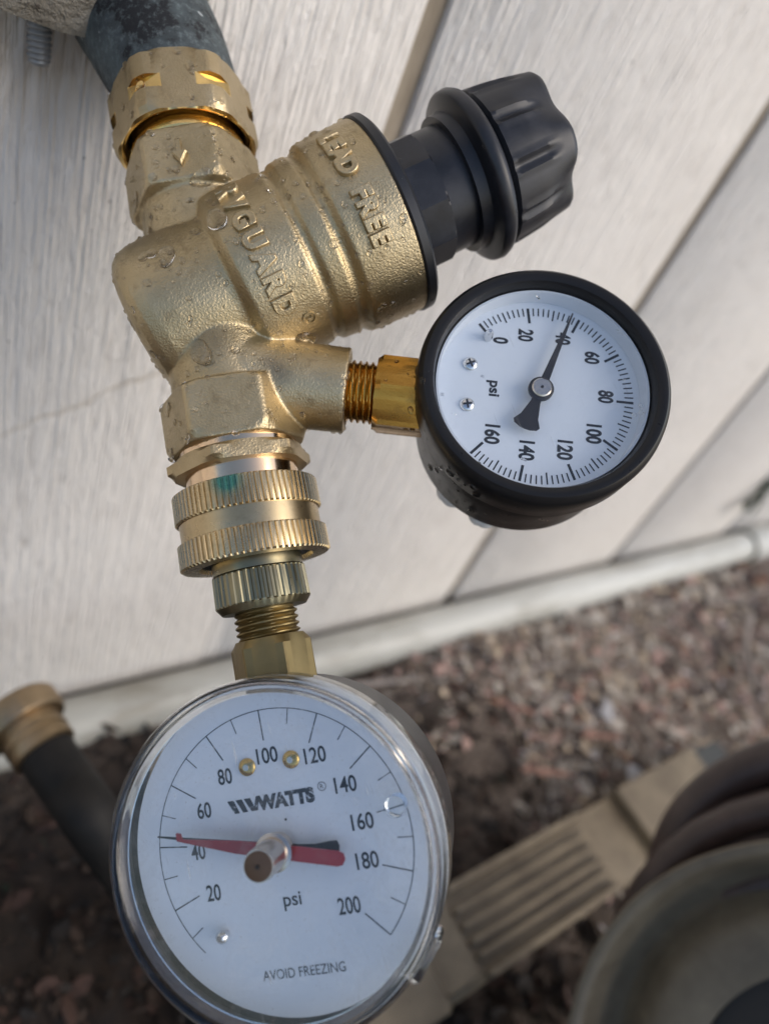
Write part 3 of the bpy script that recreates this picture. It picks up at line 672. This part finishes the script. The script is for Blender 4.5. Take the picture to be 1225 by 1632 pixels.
mb = MB(); mb.rev(FA, [(2.1, 14), (2.2, 15.9), (2.5, 16.4), (7.6, 16.5), (8.0, 16.0), (8.1, 12.6), (6.0, 12.2), (6.0, 9)], N1 * 6, knr(N1, 0.42, 2.3, 7.8)); build('knurled_ring', mb, km, cpl, smooth=20)
gst = mat('rubber_washer', (0.02, 0.02, 0.02), 0.6)
mb = MB(); mb.rev(FA, [(5.5, 9), (5.5, 11.9), (7.3, 11.9), (7.4, 9)], 60); build('washer', mb, gst, cpl)

# ================================================================== GAUGE DIALS
def ring(mb, fr, z0, z1, ri, ro, n=128): return mb.rev(fr, [(z0, ri), (z0, ro), (z1, ro), (z1, ri)], n, closed=True)
def tick(mb, fr, ang, r0, r1, w, z=0.05):
    s_, c_ = sin(ang), cos(ang); q = lambda r, u: fr.p(r * s_ + u * c_, r * c_ - u * s_, z)
    return mb.add([q(r0, -w / 2), q(r1, -w / 2), q(r1, w / 2), q(r0, w / 2)], [(0, 1, 2, 3)])
def arc(mb, fr, r, w, a0, a1, n=100, z=0.05):
    vs = []; fs = []
    for i in range(n + 1):
        a = a0 + (a1 - a0) * i / n
        for rr in (r - w / 2, r + w / 2): vs.append(fr.p(rr * sin(a), rr * cos(a), z))
    for i in range(n): fs.append((2 * i, 2 * i + 1, 2 * i + 3, 2 * i + 2))
    return mb.add(vs, fs)
def screw(fr, x, y, parent, m, r=0.95, cross=True, name='screw'):
    f2 = Fr(fr.p(x, y, 0), fr.z, fr.x); mb = MB()
    mb.rev(f2, [(0, r), (0.35, r), (0.7, r * 0.8), (0.85, r * 0.45)], 24); o = build(name, mb, m, parent)
    mb = MB(); a = random.uniform(0, 1.5); f3 = Fr(f2.o, f2.z, f2.x * cos(a) + f2.y * sin(a))
    if cross: mb.box(f3, -r * .65, r * .65, -r * .14, r * .14, 0.4, 0.9); mb.box(f3, -r * .14, r * .14, -r * .65, r * .65, 0.4, 0.91)
    else: mb.rev(f3, [(0.5, r * .42), (0.92, r * .36)], 16)
    build('slot', mb, MAT['ink'] if cross else MAT['hub'], o)

# ---- small gauge on the side port
N1v = nrm([.035, -.268, -.963]); N1v = nrm(N1v - CX * (N1v @ CX))
K1 = FC.p(0, 0, 70.3); up1, r1 = CX, np.cross(CX, N1v)
D1 = K1 + 8 * N1v - .8 * r1 + .5 * up1
G1 = Fr(D1, N1v, r1)
g1 = thing('pressure_gauge', 'smaller black rimmed pressure gauge on the side port of the regulator, needle at 40', 'pressure gauge', W1(K1))
mb = MB(); mb.thread(FC, 26, 35.5, 7.2, 0.75, 1.41, 64); build('thread', mb, MAT['amber'], g1)
hx1 = hexr(16.2, 0.42)
mb = MB(); mb.rev(FC, [(34.6, 5), (34.6, 8.2), (35.8, 9.4), (46.5, 9.5), (47.2, 8)], 120, hx1); build('stem_hex', mb, MAT['amber'], g1, smooth=22)
mb = MB(); mb.rev(G1, [(-25.2, 18), (-25.0, 23.4), (-24.4, 24.8), (-23, 25.5), (-9, 25.9), (-8.8, 26.2), (-0.5, 26.4), (-0.4, 24)], 160); build('case', mb, MAT['bezel'], g1)
mb = MB(); mb.rev(G1, [(-3.8, 25), (-3.8, 26.9), (-3.0, 27.4), (4.5, 27.5), (6.3, 27.1), (7.2, 26.2), (7.3, 25.2), (6.9, 24.1), (6.0, 23.7), (1.5, 23.3), (-0.3, 23.3), (-0.3, 25)], 160, closed=True); build('bezel', mb, MAT['bezel'], g1)
mb = MB(); mb.rev(G1, [(-0.6, 23.6), (0, 23.6)], 128); dial1 = build('dial', mb, MAT['dial'], g1)
mb = MB(); ring(mb, G1, 0.03, 4.3, 22.75, 23.25); build('dial_liner', mb, MAT['dial'], g1)
mb = MB(); mb.rev(G1, [(4.4, 23.4), (4.5, 23.4)], 96, cap0=False); build('window', mb, MAT['window2'], g1)
sc1 = lambda v: radians(-132.5 + v * 264.0 / 160)
mb = MB()
for v_ in range(0, 161, 2):
    if v_ % 20 == 0: tick(mb, G1, sc1(v_), 17.4, 21.2, 0.60)
    elif v_ % 10 == 0: tick(mb, G1, sc1(v_), 18.5, 21.2, 0.34)
    else: tick(mb, G1, sc1(v_), 19.2, 21.2, 0.31)
build('scale_marks', mb, MAT['ink'], dial1, smooth=0, fix=False)
for s_, (x, y) in zip(('0', '20', '40', '60', '80', '100', '120', '140', '160'), [(-12.0, -9.2), (-14.0, -3.6), (-14.2, 4.9), (-10.2, 11.7), (-1.0, 15.0), (8.2, 12.6), (12.7, 6.4), (13.8, -1.9), (10.9, -9.6)]):
    mb = MB(); flat_text(mb, s_, G1, x, y, 3.5, 1.48 * len(s_) + (0.1 if len(s_) > 1 else 0.15), bold=0.036); build('numeral', mb, MAT['ink'], dial1, smooth=0, fix=False)
mb = MB(); flat_text(mb, 'psi', G1, 0, -10.2, 3.1, 3.8, bold=0.03); build('lettering', mb, MAT['ink'], dial1, smooth=0, fix=False)
screw(G1, -5.3, -15.6, g1, MAT['steel'], 1.6); screw(G1, 4.6, -15.6, g1, MAT['steel'], 1.6)
mb = MB(); mb.rev(Fr(G1.p(-12.4, -12.2, 0), nrm(N1v + 0.05 * up1)), [(0, 1.1), (0.6, 1.1), (2.4, 0.85), (3.2, 0.45)], 20); build('stop_pin', mb, MAT['steel'], g1)
def blade(fr, pts, z0, z1): return MB().prism(fr, pts, z0, z1, 0.0)
an = math.atan2(-19.2, 6.2); fn = Fr(D1, N1v, r1)
def rotp(pts, a): return [(x * cos(a) + y * sin(a), -x * sin(a) + y * cos(a)) for x, y in pts]
pts = rotp([(-0.16, 20.4), (-0.95, 2.2), (0.95, 2.2), (0.16, 20.4)][::-1], an); mb = blade(fn, pts, 2.2, 2.6)
mb.prism(fn, rotp([(-1.0, 0), (-1.1, -3.5), (-2.0, -7.2), (-3.0, -8.9), (-2.6, -9.6), (-1.2, -10.1), (0, -10.2), (1.2, -10.1), (2.6, -9.6), (3.0, -8.9), (2.0, -7.2), (1.1, -3.5), (1.0, 0)], an), 2.22, 2.58)
mb.rev(fn, [(2.0, 2.8), (2.7, 2.8), (2.8, 2.6)], 40); build('needle', mb, MAT['needle'], g1)
mb = MB(); mb.rev(fn, [(2.6, 2.2), (3.3, 2.2), (3.55, 1.9)], 36); ho = build('needle_hub', mb, MAT['hub'], g1)
mb = MB(); mb.rev(fn, [(3.5, 0.35), (3.7, 0.3)], 14); build('pivot', mb, MAT['needle'], ho)
white = mat('white_tab', (0.72, 0.71, 0.68), 0.5)
for (px, py) in ((716, 786), (768, 826)):      # pale tabs peeking out behind the case
    r_ = ray(px, py); q = r_ * ((G1.p(0, 0, -25.0) @ G1.z) / (r_ @ G1.z)) - G1.o; v2 = np.array([q @ G1.x, q @ G1.y]); v2 = v2 / np.linalg.norm(v2)
    f4 = Fr(G1.p(v2[0] * 22.6, v2[1] * 22.6, -25.3), -G1.z, G1.x * v2[0] + G1.y * v2[1]); mb = MB()
    mb.rev(f4, [(-0.6, 2.4), (0.2, 2.8), (1.6, 2.9), (2.2, 2.3)], 28, lambda a, z, r: r * (1 + 0.3 * abs(sin(a)))); build('mounting_tab', mb, white, g1)

# ---- large gauge hanging at the bottom
P2 = A0 + 64.5 * AX
N2 = nrm([-.2, -.11, -.97]); N2 = nrm(N2 - AX * (N2 @ AX)); up2 = -AX; r2 = np.cross(up2, N2)
D2 = P2 + 11.6 * N2; G2 = Fr(D2, N2, r2)
g2 = thing('pressure_gauge', 'larger clear rimmed pressure gauge hanging at the bottom with a red needle', 'pressure gauge', W1(P2))
def kn2(a, z, r):
    if 10.4 <= z <= 17.0: return r - 0.32 * (1 if (a * 40 / (2 * pi)) % 1 < 0.4 else 0)
    return r
mb = MB(); mb.rev(FA, [(5.8, 8), (5.9, 9.9), (10.0, 9.9), (10.3, 10.15), (10.5, 10.2), (16.9, 10.4), (17.2, 10.3), (18.6, 9.2), (18.7, 6)], 240, kn2); build('knurled_adapter', mb, MAT['dull'], g2, smooth=20)
mb = MB(); mb.thread(FA, 18.0, 25.4, 6.9, 0.75, 1.41, 64); build('thread', mb, MAT['stem'], g2)
hx2 = hexr(15.4, 0.02)
mb = MB(); mb.rev(FA, [(24.6, 6), (24.7, 7.4), (26.4, 9.4), (36, 9.4), (37, 7)], 120, hx2); build('stem_hex', mb, MAT['stem'], g2, smooth=22)
mb = MB(); mb.rev(G2, [(-23.5, 24), (-23.2, 28.0), (-21.5, 30.2), (-20, 30.8), (-2.2, 31.2), (-1.6, 30.6), (-1.4, 28)], 180); build('case', mb, MAT['case'], g2)
# printed dial
mb = MB(); mb.rev(G2, [(-0.8, 30.6), (0, 30.6)], 160); dial2 = build('dial', mb, MAT['dial'], g2)
sc2 = lambda v: radians(-1.2 + (v - 100) * 1.368)
mb = MB()
for v_ in range(10, 201, 10):
    if v_ % 20 == 0: tick(mb, G2, sc2(v_), 19.8, 25.7, 0.24)
    else: tick(mb, G2, sc2(v_), 22.7, 25.7, 0.17)
arc(mb, G2, 25.7, 0.17, sc2(4), sc2(200))
build('scale_marks', mb, MAT['wornink'], dial2, smooth=0, fix=False)
for s_, (x, y) in zip(('20', '40', '60', '80', '100', '120', '140', '160', '180', '200'), [(-15.5, -6.8), (-17.5, 1.1), (-15.0, 8.6), (-9.6, 14.3), (-0.2, 16.9), (9.5, 15.4), (14.5, 9.1), (16.5, 2.0), (16.1, -5.0), (11.1, -12.4)]):
    mb = MB(); flat_text(mb, s_, G2, x, y, 3.05, 1.43 * len(s_) + 0.1, bold=0.014); build('numeral', mb, MAT['ink'], dial2, smooth=0, fix=False)
mb = MB(); flat_text(mb, 'WATTS', G2, 2.1, 8.25, 2.9, 11.9, bold=0.07)
for k in range(3):      # striped emblem before the name
    x0 = -9.9 + k * 1.75; mb.add([G2.p(x0, 9.5, 0.05), G2.p(x0 + 1.35, 9.5, 0.05), G2.p(x0 + 2.3, 7.0, 0.05), G2.p(x0 + 1.25, 7.0, 0.05)], [(0, 1, 2, 3)])
mb.add([G2.p(-4.7, 7.0, 0.05), G2.p(-3.8, 7.0, 0.05), G2.p(-3.2, 9.5, 0.05), G2.p(-3.9, 9.5, 0.05)], [(0, 1, 2, 3)])
build('lettering', mb, MAT['wornink'], dial2, 'worn maker name WATTS with striped emblem', smooth=0, fix=False)
mb = MB(); flat_text(mb, 'R', G2, 9.8, 9.45, 0.85); arc(mb, Fr(G2.p(9.8, 9.45, 0), G2.z, G2.x), 0.8, 0.13, 0, 2 * pi, 24); flat_text(mb, 'psi', G2, 0.2, -10.3, 3.2, 3.6, bold=0.01)
build('lettering', mb, MAT['ink'], dial2, smooth=0, fix=False)
mb = MB(); flat_text(mb, 'AVOID FREEZING', G2, 0.2, -22.7, 1.75, 16.4, bold=0.002); build('lettering', mb, MAT['wornink'], dial2, 'small print AVOID FREEZING', smooth=0, fix=False)
mb = MB(); mb.rev(Fr(G2.p(1.5, 4.5, 0), G2.z), [(0.03, 0.26), (0.05, 0.26)], 12); build('dot_mark', mb, MAT['ink'], dial2)
gold = mat('gold_screw', (0.55, 0.38, 0.12), 0.25, 1.0)
for x in (-4.6, 4.6): screw(G2, x, 15.35, g2, gold, 1.7, False)
mb = MB(); f_ = Fr(G2.p(-14.0, -14.4, 0), nrm(N2 - 0.15 * r2)); mb.rev(f_, [(0, 0.7), (0.9, 0.9), (1.6, 1.25), (2.2, 1.1), (2.7, 0.6)], 24); build('stop_pin', mb, MAT['steel'], g2)
# needles
an2 = math.atan2(-24.6, 5.4); fn2 = Fr(D2, N2, r2)
mb = blade(fn2, rotp([(-0.13, 25.2), (-0.75, 3), (0.75, 3), (0.13, 25.2)][::-1], an2), 1.6, 1.9)
mb.prism(fn2, rotp([(-0.9, 4), (-0.9, -3.5), (-1.2, -7), (-2.0, -10.0), (-2.2, -11.3), (-1.3, -11.8), (1.3, -11.8), (2.2, -11.3), (2.0, -10.0), (1.2, -7), (0.9, -3.5), (0.9, 4)], an2), 1.62, 1.88)
mb.rev(fn2, [(1.4, 2.6), (2.1, 2.6)], 32); build('needle', mb, MAT['needle'], g2, 'black pointer', smooth=30)
an3 = math.atan2(-19.3 - 1.3, 5.7 - 0.2)
mb = blade(fn2, rotp([(-0.25, 19.9), (-1.2, 8), (-1.3, 2), (-1.35, -12.2), (-1.0, -13.2), (0, -13.6), (1.0, -13.2), (1.35, -12.2), (1.3, 2), (1.1, 8), (0.1, 19.9)][::-1], an3 - 0.02), 3.9, 4.25)
q_ = rotp([(0.0, 19.8), (1.25, 20.1), (1.2, 19.3), (0.1, 18.8)], an3 - 0.02); mb.prism(fn2, q_[::-1], 3.92, 4.6); build('maximum_hand', mb, MAT['red'], g2, 'red pointer', smooth=30)
mb = MB(); mb.rev(fn2, [(1.9, 2.9), (3.0, 2.9), (4.6, 3.0), (4.8, 3.6), (5.2, 3.6), (5.4, 2.95), (12.1, 2.95), (12.6, 2.8)], 64); kb = build('reset_knob', mb, MAT['hub'], g2)
mb = MB(); mb.rev(fn2, [(12.4, 2.62), (12.85, 2.6), (12.9, 2.45)], 48); fo = build('knob_face', mb, MAT['hubface'], kb)
mb = MB(); mb.rev(fn2, [(12.8, 0.42), (13.15, 0.40)], 18); mb.rev(fn2, [(12.82, 0.22), (13.2, 0.2)], 12); build('knob_pin', mb, MAT['needle'], kb)
# clear cover: rim ring and window
mb = MB(); mb.rev(G2, [(-2.6, 31.4), (-2.6, 32.2), (-1.8, 32.5), (7.0, 32.3), (8.2, 31.8), (8.6, 31.0), (8.3, 30.2), (6.9, 29.5), (5.9, 29.2), (5.4, 29.3), (5.4, 29.9), (6.4, 30.6), (6.6, 31.0), (5.8, 31.3), (-1.2, 31.35)], 180, closed=True)
rim = build('clear_rim', mb, MAT['plastic'], g2, smooth=30)
mb = MB(); mb.rev(G2, [(5.9, 29.15), (6.0, 29.15)], 128, lambda a, z, r: r, cap0=False); build('window', mb, MAT['window'], g2)
mb = MB(); f_ = Fr(G2.p(24.6, 4.8, 0), G2.z); mb.rev(f_, [(2.8, 1.7), (3.0, 1.9), (5.9, 1.9)], 32); build('stop_post', mb, MAT['plastic'], g2)
for aa in (-41,):
    a = radians(aa); f_ = Fr(G2.p(0, 0, 3.0), nrm(G2.x * cos(a) + G2.y * sin(a)), G2.z)
    mb = MB(); mb.prism(f_, [(-3.4, -4.5), (2.4, -4.5), (3.2, -3), (3.2, 3), (2.4, 4.5), (-3.4, 4.5)], 31.9, 33.6, 0.15, 0.7); build('snap_tab', mb, MAT['plastic'], g2)

# ================================================================== GARDEN HOSE END, LOWER LEFT
rub = mat('black_rubber', (0.016, 0.016, 0.016), 0.6, Specular_IOR_Level=0.22); t, b = nodes(rub); n = noise(t, coords(t), 60, 5, 0.7)
t.links.new(ramp(t, n, [(0.35, (0.005, 0.005, 0.005)), (0.75, (0.016, 0.014, 0.012))]), b.inputs['Base Color'])
hb = brass('weathered_hose_brass', (0.36, 0.27, 0.17), (0.27, 0.20, 0.12), 0.42, 0.2, 0.3)
h0, h1 = cam(72, 1196, 300), cam(150, 1308, 288)
FH = Fr(h0, h1 - h0)
gh_ = thing('garden_hose', 'black rubber hose standing up with a brass threaded end, left of the large gauge', 'hose', W1(h0))
gp = at_z(330, 1590, 11)
def cam_of(wm_):                 # world metres -> lens millimetres
    q = (np.array(wm_) * 1000 - (0, -CAM_D, CAM_H)); return q[0] * HX - q[1] * NW - q[2] * DN
g_end = cam_of(gp); g_end2 = cam_of(gp + np.array([-0.05, -0.12, 0.0])); g_end3 = cam_of(gp + np.array([-0.20, -0.30, 0.0]))
mb = MB(); mb.tube(curve([h0, h0 * .45 + h1 * .55, h1, cam(225, 1415, 305), g_end, g_end2, g_end3]), 10.9, 24); build('hose', mb, rub, gh_)
mb = MB(); mb.rev(FH, [(-23, 10), (-23, 15.2), (-22, 16.2), (-13.5, 16.2), (-12.2, 15.4), (-11.8, 12.6), (-9.5, 12.2)], 96, lambda a, z, r: r - (0.35 if r > 15.5 and (a * 44 / 2 / pi) % 1 < .4 else 0)); build('swivel_end', mb, hb, gh_)
mb = MB(); mb.rev(FH, [(-12, 11), (-11, 12.6), (-9.6, 12.8), (-9.2, 12.2), (-7.4, 12.2), (-7.0, 12.9), (-5.4, 12.9), (-5.0, 12.2), (-3.4, 12.2), (-3.0, 12.8), (0.5, 12.6), (1.2, 11.2)], 64); build('ferrule', mb, hb, gh_)

# ================================================================== HOSE REEL, LOWER RIGHT
tan = mat('tan_plastic', (0.33, 0.265, 0.17), 0.6); t, b = nodes(tan); v = coords(t); n = noise(t, v, 40, 6, 0.7); n2 = noise(t, v, 400, 4, 0.7)
col = ramp(t, n, [(0.3, (0.115, 0.087, 0.055)), (0.65, (0.225, 0.18, 0.118))]); col = mix(t, mth(t, 'MULTIPLY', ramp(t, n2, [(0.55, (0, 0, 0)), (0.7, (1, 1, 1))]), .5), col, (0.14, 0.105, 0.07))
t.links.new(col, b.inputs['Base Color'])
olive = mat('olive_plastic', (0.13, 0.115, 0.085), 0.5); t, b = nodes(olive); v = coords(t); n = noise(t, v, 30, 6, 0.7)
t.links.new(ramp(t, n, [(0.3, (0.085, 0.068, 0.045)), (0.7, (0.175, 0.148, 0.102))]), b.inputs['Base Color'])  # tones kept dark to stand in for shade over the reel
t.links.new(mth(t, 'ADD', mth(t, 'MULTIPLY', n, 0.3), 0.35), b.inputs['Roughness'])
e0 = at_z(1100, 1262, 38) * 1000; e1 = at_z(590, 1580, 38) * 1000
reel = thing('hose_reel', 'tan plastic hose reel with round olive side disc on the ground, lower right', 'hose reel', (e0[0] / 1000, e0[1] / 1000, 0.0))
L = np.linalg.norm(e1 - e0); FR = Fr(e0, (0, 0, 1), e1 - e0)       # x along the bar
wd_ = 23.5
def rbox(mb, fr, x0, x1, y0, y1, z0, z1, c=2.0): return mb.prism(fr, [(x0 + c, y0), (x1 - c, y0), (x1, y0 + c), (x1, y1 - c), (x1 - c, y1), (x0 + c, y1), (x0, y1 - c), (x0, y0 + c)], z0, z1, 0.03, 1.5)
mb = MB(); rbox(mb, FR, -30, L, -wd_, wd_, -40, -7); build('frame_bar', mb, tan, reel, world=True, smooth=30)
for y0, y1 in ((-wd_, -wd_ + 3.5), (wd_ - 3.5, wd_), (-12, -9.5), (-4, -1.5), (4, 6.5), (11, 13.5)):
    mb = MB(); rbox(mb, FR, 96, L - 62, y0, y1, -9, 0.4 if max(abs(y0), abs(y1)) > 20 else -2.6, 1); build('rib', mb, tan, reel, world=True, smooth=30)
mb = MB(); rbox(mb, FR, -30, 58, -wd_ - 1, wd_ + 1, -30, 0.8); build('end_block', mb, tan, reel, world=True, smooth=30)
mb = MB(); rbox(mb, FR, 64, 88, -13, 15, -9, -7.5); build('recess_plate', mb, tan, reel, world=True)
mb = MB(); rbox(mb, FR, L - 58, L - 34.5, -wd_ + 3.6, wd_ - 3.6, -9, -1.0); build('end_plate', mb, tan, reel, world=True, smooth=30)
mb = MB(); rbox(mb, FR, L - 34, L + 24, -wd_ - 2, wd_ + 2, -40, 1.5); build('end_block', mb, tan, reel, world=True, smooth=30)
dkg = mat('grey_plastic', (0.045, 0.047, 0.042), 0.5)
mb = MB(); rbox(mb, FR, -72, -8, -22, 12, -38, -10); build('foot', mb, dkg, reel, world=True)
# round side disc, leaning towards the lens
RN = nrm([-.51, -.19, -.85]); RC = np.array([224.5, 305.3, 339.0]) * 0.72; FD = Fr(RC, RN, (1, 0, 0))
mb = MB(); mb.rev(FD, [(z_ * .923, r_ * .923) for z_, r_ in [(-14, 64), (-13, 62.5), (-9, 63), (-8, 66), (-8.5, 80), (-11, 86), (-19, 90), (-21, 95), (-18, 100), (-8, 104), (-1, 106.5), (2.0, 107.8), (3.2, 110), (2.6, 112.3), (0, 112.8), (-3, 111.5), (-14, 110), (-25, 100), (-25, 66)]], 180, closed=True)
build('side_disc', mb, olive, reel, smooth=50)
mb = MB(); mb.rev(FD, [(-78, 57), (-15, 57)], 60, cap0=True); build('drum', mb, mat('drum_plastic', (0.02, 0.018, 0.016), 0.7), reel)
mb = MB(); mb.rev(FD, [(-84, 50), (-84, 90), (-82, 94), (-79, 95.5), (-76, 94), (-74, 90), (-74, 50)], 120, closed=True); build('rear_disc', mb, olive, reel, smooth=40)
brn = mat('brown_hose', (0.075, 0.05, 0.046), 0.45); t, b = nodes(brn); n = noise(t, coords(t), 50, 5, 0.7)
t.links.new(ramp(t, n, [(0.3, (0.03, 0.020, 0.018)), (0.7, (0.075, 0.050, 0.044))]), b.inputs['Base Color'])
path = []
for lay, (rr, z0, z1, turns) in enumerate(((64, -66, -20, 3), (76, -20, -66, 3), (87, -66, -22, 3), (97, -24, -62, 3))):
    for k in range(turns * 40):
        a = 2 * pi * k / 40; path.append(FD.p((rr + 0.6 * sin(a * 3 + lay)) * (1 + .15 * max(0, cos(a - 1.45)) ** 2) * cos(a), (rr + 0.6 * sin(a * 3 + lay)) * (1 + .15 * max(0, cos(a - 1.45)) ** 2) * sin(a), z0 + (z1 - z0) * k / (turns * 40)))
LR = [(150, 90), (141, 95), (134, 100), (128, 106), (120, 114), (112, 120), (104, 125), (94, 129), (80, 132), (60, 131), (40, 126), (20, 116), (0, 104), (-15, 92)]
LOOSE = [FD.p(v_[0] * cos(radians(v_[1])), v_[0] * sin(radians(v_[1])), -50) for v_ in [(q[1], q[0]) for q in curve([(a_, r_, 0) for a_, r_ in LR], 5)]]      # the last turn has sprung loose over the top
mb = MB(); mb.tube(path, 6.8, 12); mb.tube(LOOSE, 9.2, 14); o = build('reel_hose', mb, brn, smooth=60); tag(o, 'brown hose wound in layers on the reel behind its round disc', 'hose')

# ================================================================== WATER
def sampler(objs):
    T = []; 
    for o in objs:
        me = o.data; base = root_loc(o); n = len(me.vertices); co_ = np.empty(n * 3); me.vertices.foreach_get('co', co_); co_ = co_.reshape(-1, 3) + base
        me.calc_loop_triangles(); tr = np.empty(len(me.loop_triangles) * 3, int); me.loop_triangles.foreach_get('vertices', tr); T.append(co_[tr.reshape(-1, 3)])
    T = np.concatenate(T); nn = np.cross(T[:, 1] - T[:, 0], T[:, 2] - T[:, 0]); ar = np.linalg.norm(nn, axis=1); return T, nn / np.maximum(ar, 1e-12)[:, None], ar / ar.sum()
def drops(name, objs, count, rmin, rmax, label, flat=0.55, pw=2.5, keep=None, m=None):
    T, nn, pr = sampler(objs); mb = MB(); k = 0
    while k < count:
        i = rng.choice(len(T), p=pr); u, v_ = sorted(rng.uniform(0, 1, 2)); p = T[i, 0] * u + T[i, 1] * (v_ - u) + T[i, 2] * (1 - v_)
        if keep and not keep(p, nn[i]): continue
        k += 1
        r = rmin + (rmax - rmin) * rng.uniform() ** pw
        mb.dome(p * 1000, nn[i], r, r * flat * rng.uniform(0.7, 1.15), 10, 4, rng.uniform(0.8, 1.35), 0.12)
    o = build(name, mb, m or MAT['water'], world=True, smooth=70); tag(o, label, kind='stuff'); return o
bpy.context.view_layer.update()
byname = lambda r_, n_: [c for c in r_.children if c.name.split('.')[0] == n_]
drops('water_droplets', byname(reg, 'body'), 1900, 0.18, 0.8, 'fine water droplets beading all over the brass regulator body', 0.68, 2.3)
drops('water_droplets', byname(reg, 'body'), 95, 0.7, 1.25, 'medium water drops clinging to the brass regulator body', 0.48, 2.0)
drops('water_droplets', byname(reg, 'swivel_nut') , 130, 0.2, 0.9, 'water droplets on the brass union nut', 0.6, 2.2)
drops('water_droplets', byname(g1, 'stem_hex') + byname(cpl, 'thin_nut'), 110, 0.15, 0.7, 'water droplets on the amber gauge stem and thin nut', 0.5)
lowl = W1(K1 + 20 * nrm([-1, .35, 0]))
drops('water_droplets', byname(g1, 'case') + byname(g1, 'bezel'), 190, 0.15, 1.0, 'dark water beads on the side of the black gauge case', 0.5, 2.5, lambda p, n_: np.linalg.norm(p - lowl) < 0.021)
drops('water_droplets', byname(reg, 'sleeve') + byname(reg, 'collar') + byname(reg, 'knob') + byname(reg, 'gasket_ring'), 70, 0.15, 0.6, 'few water droplets on the black knob and sleeve', 0.5)
drops('water_droplets', byname(g2, 'case'), 30, 0.3, 1.5, 'water beads on the grey case of the large gauge', 0.35, 2.0)
mb = MB()
for x, y, r in ((-21.6, -2.2, 0.9), (3.6, 22.0, 1.1), (17.6, -3.2, 0.6), (-15.0, 16.2, 0.4), (9.0, -18.6, 0.5), (-3.2, 17.5, 0.35)):
    for k in range(4): mb.dome(G1.p(x + rng.normal(0, r * .7), y + rng.normal(0, r * .7), 4.5), G1.z, r * rng.uniform(.25, .6), r * .25, 10, 4, 1.2, .15)
o = build('water_droplets', mb, MAT['water'], smooth=70); tag(o, 'tiny water specks dried on the window of the smaller gauge', kind='stuff')
bodies = []
for o in byname(reg, 'body') + byname(reg, 'swivel_nut') + byname(reg, 'lettering'):
    base = root_loc(o); bodies.append(BVHTree.FromPolygons([tuple(np.array(v_.co) + base) for v_ in o.data.vertices], [tuple(p.vertices) for p in o.data.polygons]))
cam_o = Vector((0, -CAM_D / 1000, CAM_H / 1000))
for px, py, r, st, lab in ((346, 350, 2.1, 1.5, 'large water drop beside the raised letter G on the brass body'), (320, 562, 2.4, 1.3, 'large water drop above the lower hex of the regulator'),
                         (487, 540, 2.3, 1.2, 'large water drop hanging just under the registered mark'), (322, 288, 2.0, 1.7, 'long water drop under the upper hex at the neck'),
                         (266, 408, 1.7, 1.7, 'sprawling water drop on the left end of the body'), (229, 410, 1.2, 1.0, 'small round water drop near the rounded left end of the body'),
                         (225, 137, 1.1, 1.2, 'clear water drop on the left front face of the union nut'), (303, 105, 1.1, 1.2, 'sparkling water drop in the slot of the union nut'),
                         (240, 212, 1.0, 1.0, 'round water drop at the left of the flow arrow'), (280, 270, 1.0, 1.0, 'round water drop below the flow arrow')):
    d_ = Vector(W1(ray(px, py))) - cam_o; d_.normalize(); best = None
    for bv in bodies:
        hit = bv.ray_cast(cam_o, d_)
        if hit[0] is not None and (best is None or hit[3] < best[3]): best = hit
    if best is None: continue
    n_ = best[1] if best[1].dot(d_) < 0 else -best[1]
    mb = MB(); mb.dome(np.array(best[0]) * 1000, np.array(n_), r, r * 0.5, 28, 8, st, 0.10); o = build('water_drop', mb, MAT['water'], world=True, smooth=70); tag(o, lab, 'water drop', 'large drops on the brass regulator')
